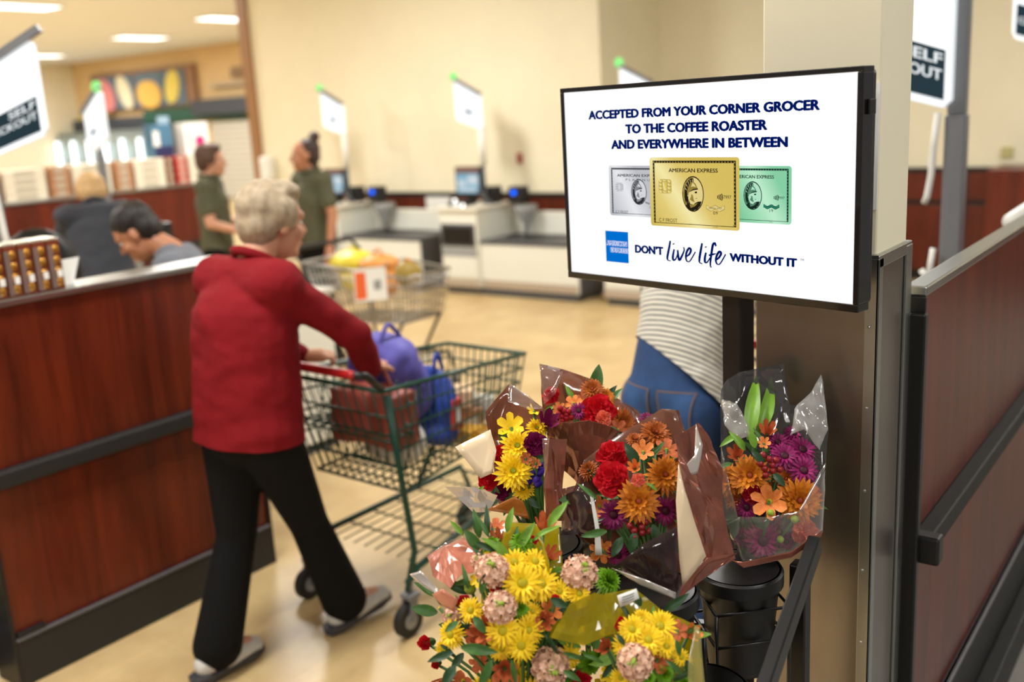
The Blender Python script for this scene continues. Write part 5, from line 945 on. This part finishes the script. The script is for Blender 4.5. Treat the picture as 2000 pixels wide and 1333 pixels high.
# --- middle bouquet
B3 = bouquet('middle bouquet with orange chrysanthemums, red carnations and berries', at(1285, 1170, 1.76), [(1195, 936, 36, 'carn', 'red'), (1196, 890, 32, 'carn', 'red', .03), (1246, 980, 44, 'mum', 'orange', -.03), (1299, 930, 40, 'mum', 'orange'), (1280, 848, 32, 'mum', 'bronze', .06), (1304, 874, 26, 'alst', 'salmon', .03), (1256, 880, 22, 'alst', 'apricot', .04), (1199, 1006, 31, 'daisy', 'purple'), (1299, 998, 30, 'daisy', 'purple'), (1208, 1084, 26, 'daisy', 'purple'), (1246, 938, 14, 'carn', 'coral', -.04), (1240, 915, 14, 'bud', 'apricot', -.03), (1168, 990, 23, 'alst', 'apricot'), (1173, 1078, 26, 'alst', 'apricot', -.01), (1280, 1080, 22, 'mum', 'bronze', .02), (1246, 1030, 26, 'berry', 'cherry', -.05), (1265, 820, 20, 'daisy', 'plum', .07), (1240, 860, 18, 'mum', 'bronze', .06), (1150, 920, 22, 'mum', 'bronze', .06)], 1.75, (1245, 970, 120), [(1185, 1038, 50, 3.0, 1.70, 0, LG[0]), (1165, 975, 42, 3.9, 1.72, 1, LG[0]), (1275, 1025, 48, 1.3, 1.71, 2, LG[1]), (1240, 1040, 44, 1.8, 1.72, 2, LG[1]), (1215, 1050, 44, 2.1, 1.73, 2, LG[1]), (1300, 1040, 46, 1.0, 1.73, 2, LG[1]), (1262, 945, 26, .4, 1.72, 0, LG[2])], 26, .8, (('mum', 'bronze'), ('alst', 'salmon'), ('daisy', 'plum'), ('carn', 'crimson')), 14)
sheet('sleeve_back', [(1105, 1000, 1.83), (1140, 900, 1.86), (1185, 865, 1.88), (1292, 799, 1.9), (1325, 803, 1.9), (1340, 850, 1.88), (1350, 1000, 1.84), (1330, 1150, 1.8), (1230, 1120, 1.82), (1130, 1050, 1.83)], BRNF, B3, .008, 4, 11)
sheet('sleeve_flap', [(1318, 855, 1.72), (1345, 838, 1.74), (1362, 827, 1.76), (1392, 862, 1.76), (1408, 915, 1.75), (1415, 1000, 1.74), (1436, 1092, 1.74), (1380, 1120, 1.70), (1378, 1086, 1.69), (1350, 1030, 1.67), (1335, 940, 1.68)], BRN, B3, .012, 4, 12, 20, False)
sheet('sleeve_flap', [(1325, 905, 1.67), (1338, 960, 1.66), (1360, 1030, 1.66), (1379, 1087, 1.67), (1332, 1146, 1.66), (1326, 1080, 1.65), (1320, 980, 1.66)], CRM, B3, .004, 3, 13)
sheet('sleeve_flap', [(1332, 1144, 1.66), (1380, 1090, 1.67), (1440, 1080, 1.72), (1385, 1125, 1.69), (1322, 1172, 1.66)], BRN, B3, .005, 3, 14)
sheet('sleeve_front', [(1198, 1108, 1.66), (1260, 1060, 1.64), (1322, 1030, 1.64), (1326, 1150, 1.65), (1318, 1168, 1.65), (1250, 1135, 1.66)], DARKF, B3, .006, 4, 15)
sheet('sleeve_edge', [(1195, 1110, 1.65), (1255, 1130, 1.64), (1320, 1158, 1.645), (1319, 1171, 1.645), (1250, 1142, 1.645)], mat('silver_film', rgb(214, 204, 196), .12, .5), B3, .002, 3, 16)
sheet('sleeve_flap', [(1098, 955, 1.80), (1140, 945, 1.76), (1165, 975, 1.74), (1163, 1050, 1.74), (1130, 1045, 1.76), (1096, 1046, 1.80)], DARKF, B3, .010, 4, 17)
sheet('sleeve_edge', [(1151, 962, 1.725), (1157, 962, 1.725), (1172, 1040, 1.725), (1176, 1085, 1.73), (1162, 1085, 1.73), (1162, 1030, 1.725)], WHITEP, B3, .002, 2, 18)
sheet('sleeve_flap', [(1359, 828, 1.73), (1372, 870, 1.715), (1362, 925, 1.71), (1338, 932, 1.71), (1334, 915, 1.71), (1356, 890, 1.71)], mat('silver_film', rgb(214, 204, 196), .12, .5), B3, .006, 3, 19)
# --- right bouquet
B4 = bouquet('rightmost bouquet with purple and orange flowers in a tall clear sleeve', at(1470, 1130, 1.9), [(1531, 892, 30, 'daisy', 'purple'), (1566, 880, 30, 'daisy', 'purple'), (1569, 920, 30, 'daisy', 'purple', -.02), (1519, 866, 24, 'daisy', 'purple', .02), (1550, 848, 22, 'daisy', 'purple', .03), (1490, 1056, 38, 'daisy', 'purple', -.03), (1459, 992, 24, 'daisy', 'purple'), (1506, 1018, 24, 'daisy', 'plum', .01), (1449, 1050, 22, 'daisy', 'plum'), (1536, 1058, 20, 'daisy', 'purple'), (1560, 977, 46, 'mum', 'orange', -.03), (1465, 930, 42, 'mum', 'orange'), (1424, 940, 34, 'mum', 'orange', .02), (1534, 936, 24, 'mum', 'bronze', .02), (1437, 976, 22, 'mum', 'bronze', .02), (1501, 980, 34, 'alst', 'apricot', -.05), (1498, 846, 18, 'bud', 'salmon', .02), (1440, 892, 18, 'bud', 'salmon'), (1492, 865, 13, 'alst', 'apricot'), (1471, 965, 21, 'carn', 'crimson', -.01), (1572, 1040, 26, 'carn', 'coral', -.02), (1588, 966, 20, 'carn', 'coral', .02), (1500, 908, 26, 'berry', 'cherry', -.04), (1552, 1015, 8, 'gbud', 'bud', -.05), (1524, 1054, 7, 'gbud', 'bud', -.05), (1505, 1002, 7, 'gbud', 'bud', -.06)], 1.85, (1505, 960, 110), [(1475, 875, 38, -1.9, 1.83, 2, LG[2]), (1455, 880, 46, -2.2, 1.84, 0, LG[2]), (1440, 850, 40, 2.7, 1.86, 0, LG[2]), (1490, 905, 34, -2.3, 1.83, 2, LG[1]), (1510, 925, 34, .8, 1.83, 2, LG[1]), (1440, 1020, 40, 2.0, 1.86, 2, LG[1]), (1470, 1010, 34, .8, 1.84, 2, LG[1]), (1430, 905, 34, 2.9, 1.87, 0, LG[0]), (1462, 860, 128, -1.45, 1.92, 1, LG[2], .0), (1480, 850, 120, -1.2, 1.93, 1, LG[2], .0)], 22, .75, (('mum', 'bronze'), ('daisy', 'plum'), ('alst', 'salmon')), 12)  # the two tall upright leaves stand in for leaf reflections in the film
sheet('sleeve_back', [(1407, 763, 1.96), (1420, 742, 1.97), (1443, 728, 1.98), (1485, 718, 1.98), (1530, 711, 1.97), (1542, 791, 1.96), (1556, 793, 1.95), (1585, 765, 1.95), (1604, 731, 1.95), (1618, 839, 1.92), (1613, 905, 1.9), (1605, 1040, 1.88), (1544, 1084, 1.9), (1452, 1103, 1.92), (1408, 1000, 1.94)], film('smoke_film', rgb(150, 150, 152), .86, .05), B4, .012, 4, 20, 20)
sheet('sleeve_flap', [(1542, 850, 1.86), (1556, 793, 1.88), (1585, 765, 1.89), (1604, 731, 1.90), (1618, 839, 1.86), (1600, 880, 1.85), (1570, 840, 1.85)], film('silver_sheet', rgb(214, 212, 208), .6, .1), B4, .016, 5, 21, 30)
sheet('sleeve_front', [(1408, 870, 1.80), (1440, 1010, 1.77), (1500, 1010, 1.75), (1560, 1000, 1.76), (1613, 905, 1.80), (1605, 1040, 1.80), (1544, 1084, 1.78), (1452, 1103, 1.78), (1412, 1010, 1.80)], CLEAR, B4, .006, 4, 22)
sheet('sleeve_edge', [(1430, 1095, 1.775), (1452, 1098, 1.775), (1544, 1078, 1.775), (1606, 1036, 1.79), (1604, 1048, 1.79), (1545, 1090, 1.775), (1452, 1110, 1.775)], BRN, B4, .002, 3, 23)
sheet('sleeve_flap', [(1409, 780, 1.93), (1440, 790, 1.88), (1470, 850, 1.86), (1440, 860, 1.86), (1415, 830, 1.87)], film('silver_sheet', rgb(214, 212, 208), .6, .1), B4, .014, 5, 24, 30)
# --- large yellow bouquet in front
OFF = .07
B5 = bouquet('large front bouquet of yellow daisies, peach stocks and red buds', at(1030, 1430, 1.63), [(1005, 1100, 31, 'daisy', 'yellow', .02), (1045, 1098, 28, 'daisy', 'yellow', .03), (1020, 1140, 40, 'daisy', 'yellow'), (1057, 1142, 37, 'daisy', 'yellow', .01), (1092, 1156, 25, 'daisy', 'yellow', .01), (1130, 1160, 27, 'daisy', 'yellow'), (982, 1233, 35, 'daisy', 'yellow', -.02), (980, 1266, 28, 'daisy', 'yellow', -.01), (1032, 1232, 31, 'daisy', 'yellow', -.02), (1018, 1261, 33, 'daisy', 'yellow', -.03), (882, 1240, 30, 'daisy', 'yellow'), (920, 1193, 27, 'daisy', 'yellow'), (960, 1086, 19, 'daisy', 'yellow', .04), (932, 1130, 18, 'alst', 'yellow', .03), (1112, 1282, 28, 'daisy', 'yellow'), (1040, 1195, 20, 'daisy', 'yellow', .02), (865, 1268, 18, 'daisy', 'yellow', .03), (1008, 1315, 26, 'daisy', 'yellow', .02),
    (962, 1115, 34, 'stock', 'peach'), (977, 1187, 33, 'stock', 'peach', -.02), (1132, 1120, 36, 'stock', 'peach'), (1075, 1302, 38, 'stock', 'peach', -.02), (884, 1206, 20, 'stock', 'peach', .03), (934, 1096, 16, 'stock', 'peach', .03), (962, 1066, 23, 'button', 'lime', .05), (1020, 1062, 30, 'button', 'lime', .05), (1015, 1188, 22, 'button', 'lime', .01), (1186, 1136, 33, 'button', 'lime', .03), (1150, 1296, 30, 'button', 'lime'), (1168, 1278, 18, 'button', 'lime'),
    (967, 1028, 21, 'alst', 'salmon', .07), (975, 1057, 16, 'bud', 'salmon', .05), (1062, 1035, 22, 'bud', 'salmon', .07), (1077, 1192, 23, 'alst', 'apricot'), (1062, 1212, 20, 'bud', 'salmon', -.01), (950, 1230, 27, 'bud', 'salmon', .0), (925, 1242, 22, 'alst', 'salmon'), (940, 1248, 18, 'bud', 'salmon'), (985, 1308, 28, 'bud', 'salmon', -.03), (935, 1300, 24, 'alst', 'salmon', .03), (1070, 1090, 18, 'bud', 'salmon', .06), (830, 1256, 15, 'cbud', 'red', .04), (851, 1299, 9, 'cbud', 'red', .04), (907, 1176, 14, 'carn', 'red', .03), (967, 1152, 10, 'carn', 'red', .01), (1040, 1056, 11, 'carn', 'red', .06), (1085, 1170, 9, 'carn', 'red', .0), (1135, 1330, 22, 'carn', 'red', -.02), (900, 1335, 28, 'alst', 'salmon', .02), (948, 1345, 30, 'daisy', 'yellow', .02), (1040, 1350, 30, 'daisy', 'yellow', .0), (1180, 1350, 30, 'alst', 'yellow', .02), (1108, 1345, 26, 'button', 'lime', .0), (870, 1330, 20, 'bud', 'salmon', .04), (1000, 1360, 26, 'alst', 'apricot', .0), (918, 1150, 12, 'gbud', 'bud', .03), (885, 1173, 11, 'gbud', 'bud', .04)], 1.5, (1010, 1200, 170),
    [(905, 1045, 36, -2.3, 1.57, 0, LG[2]), (955, 1050, 46, -2.0, 1.56, 1, LG[0]), (990, 1040, 48, -1.4, 1.56, 0, LG[2]), (940, 1160, 50, -1.4, 1.5, 0, LG[0]), (915, 1150, 44, -1.8, 1.52, 1, LG[0]), (895, 1215, 32, 2.6, 1.5, 2, LG[0]), (900, 1265, 70, .05, 1.46, 0, LG[0]), (885, 1275, 52, 2.9, 1.5, 0, LG[1]), (860, 1260, 40, .5, 1.52, 1, LG[1]), (890, 1300, 48, 2.2, 1.48, 2, LG[1]), (960, 1290, 60, 2.0, 1.45, 0, LG[0]), (1000, 1290, 50, 1.4, 1.45, 1, LG[0]), (1065, 1240, 46, .9, 1.46, 1, LG[1]), (1100, 1275, 46, .3, 1.47, 1, LG[0]), (1075, 1170, 40, .4, 1.5, 2, LG[1]), (1160, 1270, 60, -1.6, 1.48, 1, LG[0]), (925, 1205, 40, .9, 1.48, 2, LG[0]), (930, 1060, 40, .4, 1.56, 0, LG[1]), (1100, 1310, 40, .5, 1.46, 0, LG[0])], 70, .95, (('daisy', 'yellow'), ('alst', 'salmon'), ('button', 'lime'), ('bud', 'salmon')), 24)
sheet('wrapper_flap', [(833, 1088, 1.56), (870, 1065, 1.58), (920, 1044, 1.6), (942, 1068, 1.57), (925, 1120, 1.55), (900, 1125, 1.54), (880, 1150, 1.54), (845, 1125, 1.55)], mat('pink_wrap', rgb(206, 128, 104), .2, .1, coat=.6), B5, .012, 4, 30, 22, False)
sheet('wrapper_edge', [(834, 1085, 1.545), (880, 1056, 1.57), (922, 1040, 1.59), (920, 1052, 1.585), (880, 1068, 1.565), (838, 1094, 1.545)], CLEAR, B5, .006, 3, 31)
sheet('wrapper_flap', [(800, 1122, 1.56), (822, 1116, 1.55), (862, 1160, 1.53), (855, 1166, 1.53), (820, 1140, 1.55)], mat('silver_film', rgb(214, 204, 196), .12, .5), B5, .008, 4, 32)
sheet('wrapper_flap', [(845, 1160, 1.54), (865, 1150, 1.52), (895, 1170, 1.51), (885, 1195, 1.52), (860, 1180, 1.54)], mat('pink_wrap', rgb(206, 128, 104), .2), B5, .006, 3, 33)
sheet('wrapper_back', [(940, 1075, 1.63), (985, 1020, 1.66), (1050, 1025, 1.66), (1092, 1030, 1.65), (1100, 1110, 1.62), (1100, 1250, 1.6), (940, 1250, 1.6)], YELF, B5, .008, 4, 34)
sheet('wrapper_flap', [(1050, 1045, 1.58), (1062, 1060, 1.55), (1074, 1100, 1.53), (1074, 1140, 1.53), (1066, 1100, 1.54)], YELF, B5, .004, 3, 35)
sheet('wrapper_flap', [(1076, 1245, 1.45), (1112, 1180, 1.45), (1160, 1158, 1.46), (1195, 1165, 1.47), (1216, 1195, 1.47), (1190, 1240, 1.45), (1140, 1262, 1.44)], film('yellow_film_dense', rgb(196, 178, 16), .5, .1), B5, .012, 4, 36, 22, False)
# --- small yellow bouquet at the bottom edge
B6 = bouquet('small front bouquet of yellow daisies with a price tag at the bottom edge', at(1265, 1460, 1.57), [(1235, 1230, 29, 'daisy', 'yellow'), (1289, 1224, 33, 'daisy', 'yellow'), (1267, 1251, 31, 'daisy', 'yellow', -.01), (1221, 1262, 27, 'daisy', 'yellow'), (1301, 1263, 24, 'daisy', 'yellow'), (1252, 1211, 22, 'daisy', 'yellow', .02), (1213, 1324, 22, 'daisy', 'yellow'), (1330, 1285, 18, 'daisy', 'yellow', .03), (1240, 1294, 36, 'stock', 'peach', -.03), (1297, 1317, 23, 'button', 'lime', -.02), (1265, 1324, 18, 'button', 'lime', -.02), (1284, 1288, 28, 'alst', 'salmon', -.01), (1324, 1230, 22, 'alst', 'salmon', .02), (1346, 1240, 18, 'bud', 'apricot', .02), (1184, 1266, 19, 'bud', 'salmon'), (1213, 1219, 15, 'carn', 'red', .01), (1190, 1320, 22, 'alst', 'yellow', .02), (1232, 1348, 28, 'daisy', 'yellow', .0), (1285, 1352, 26, 'alst', 'apricot', .0), (1332, 1335, 22, 'button', 'lime', .02), (1350, 1300, 18, 'daisy', 'yellow', .03)], 1.46, (1265, 1270, 100),
    [(1320, 1250, 34, 1.3, 1.45, 0, LG[0]), (1300, 1290, 46, .6, 1.44, 1, LG[0]), (1340, 1290, 40, 1.2, 1.47, 2, LG[1]), (1205, 1240, 26, .9, 1.46, 2, LG[1]), (1165, 1270, 50, -1.5, 1.47, 1, LG[0]), (1140, 1280, 40, .2, 1.47, 1, LG[0]), (1315, 1330, 44, -.6, 1.46, 0, LG[1])], 26, .85, (('daisy', 'yellow'), ('alst', 'salmon'), ('button', 'lime')), 12)
sheet('wrapper_back', [(1180, 1160, 1.56), (1240, 1150, 1.58), (1290, 1190, 1.57), (1360, 1222, 1.54), (1374, 1340, 1.52), (1374, 1400, 1.52), (1180, 1400, 1.54)], YELF, B6, .008, 4, 40)
sheet('wrapper_flap', [(1356, 1222, 1.46), (1366, 1226, 1.46), (1376, 1335, 1.45), (1374, 1400, 1.45), (1340, 1400, 1.44), (1345, 1300, 1.44)], film('yellow_clear_film', rgb(230, 222, 150), .7, .1), B6, .005, 4, 41)
pg = sheet('price_tag', [(1205, 1164, 1.50), (1243, 1150, 1.50), (1249, 1169, 1.50), (1211, 1187, 1.50)], PAPER, B6, .0, 1, 42)
for k in range(3): sheet('tag_print', [(1214, 1167+k*5, 1.497), (1238, 1158+k*5, 1.497), (1239, 1160+k*5, 1.497), (1215, 1169+k*5, 1.497)], GREY, B6, 0, 0, 43+k)
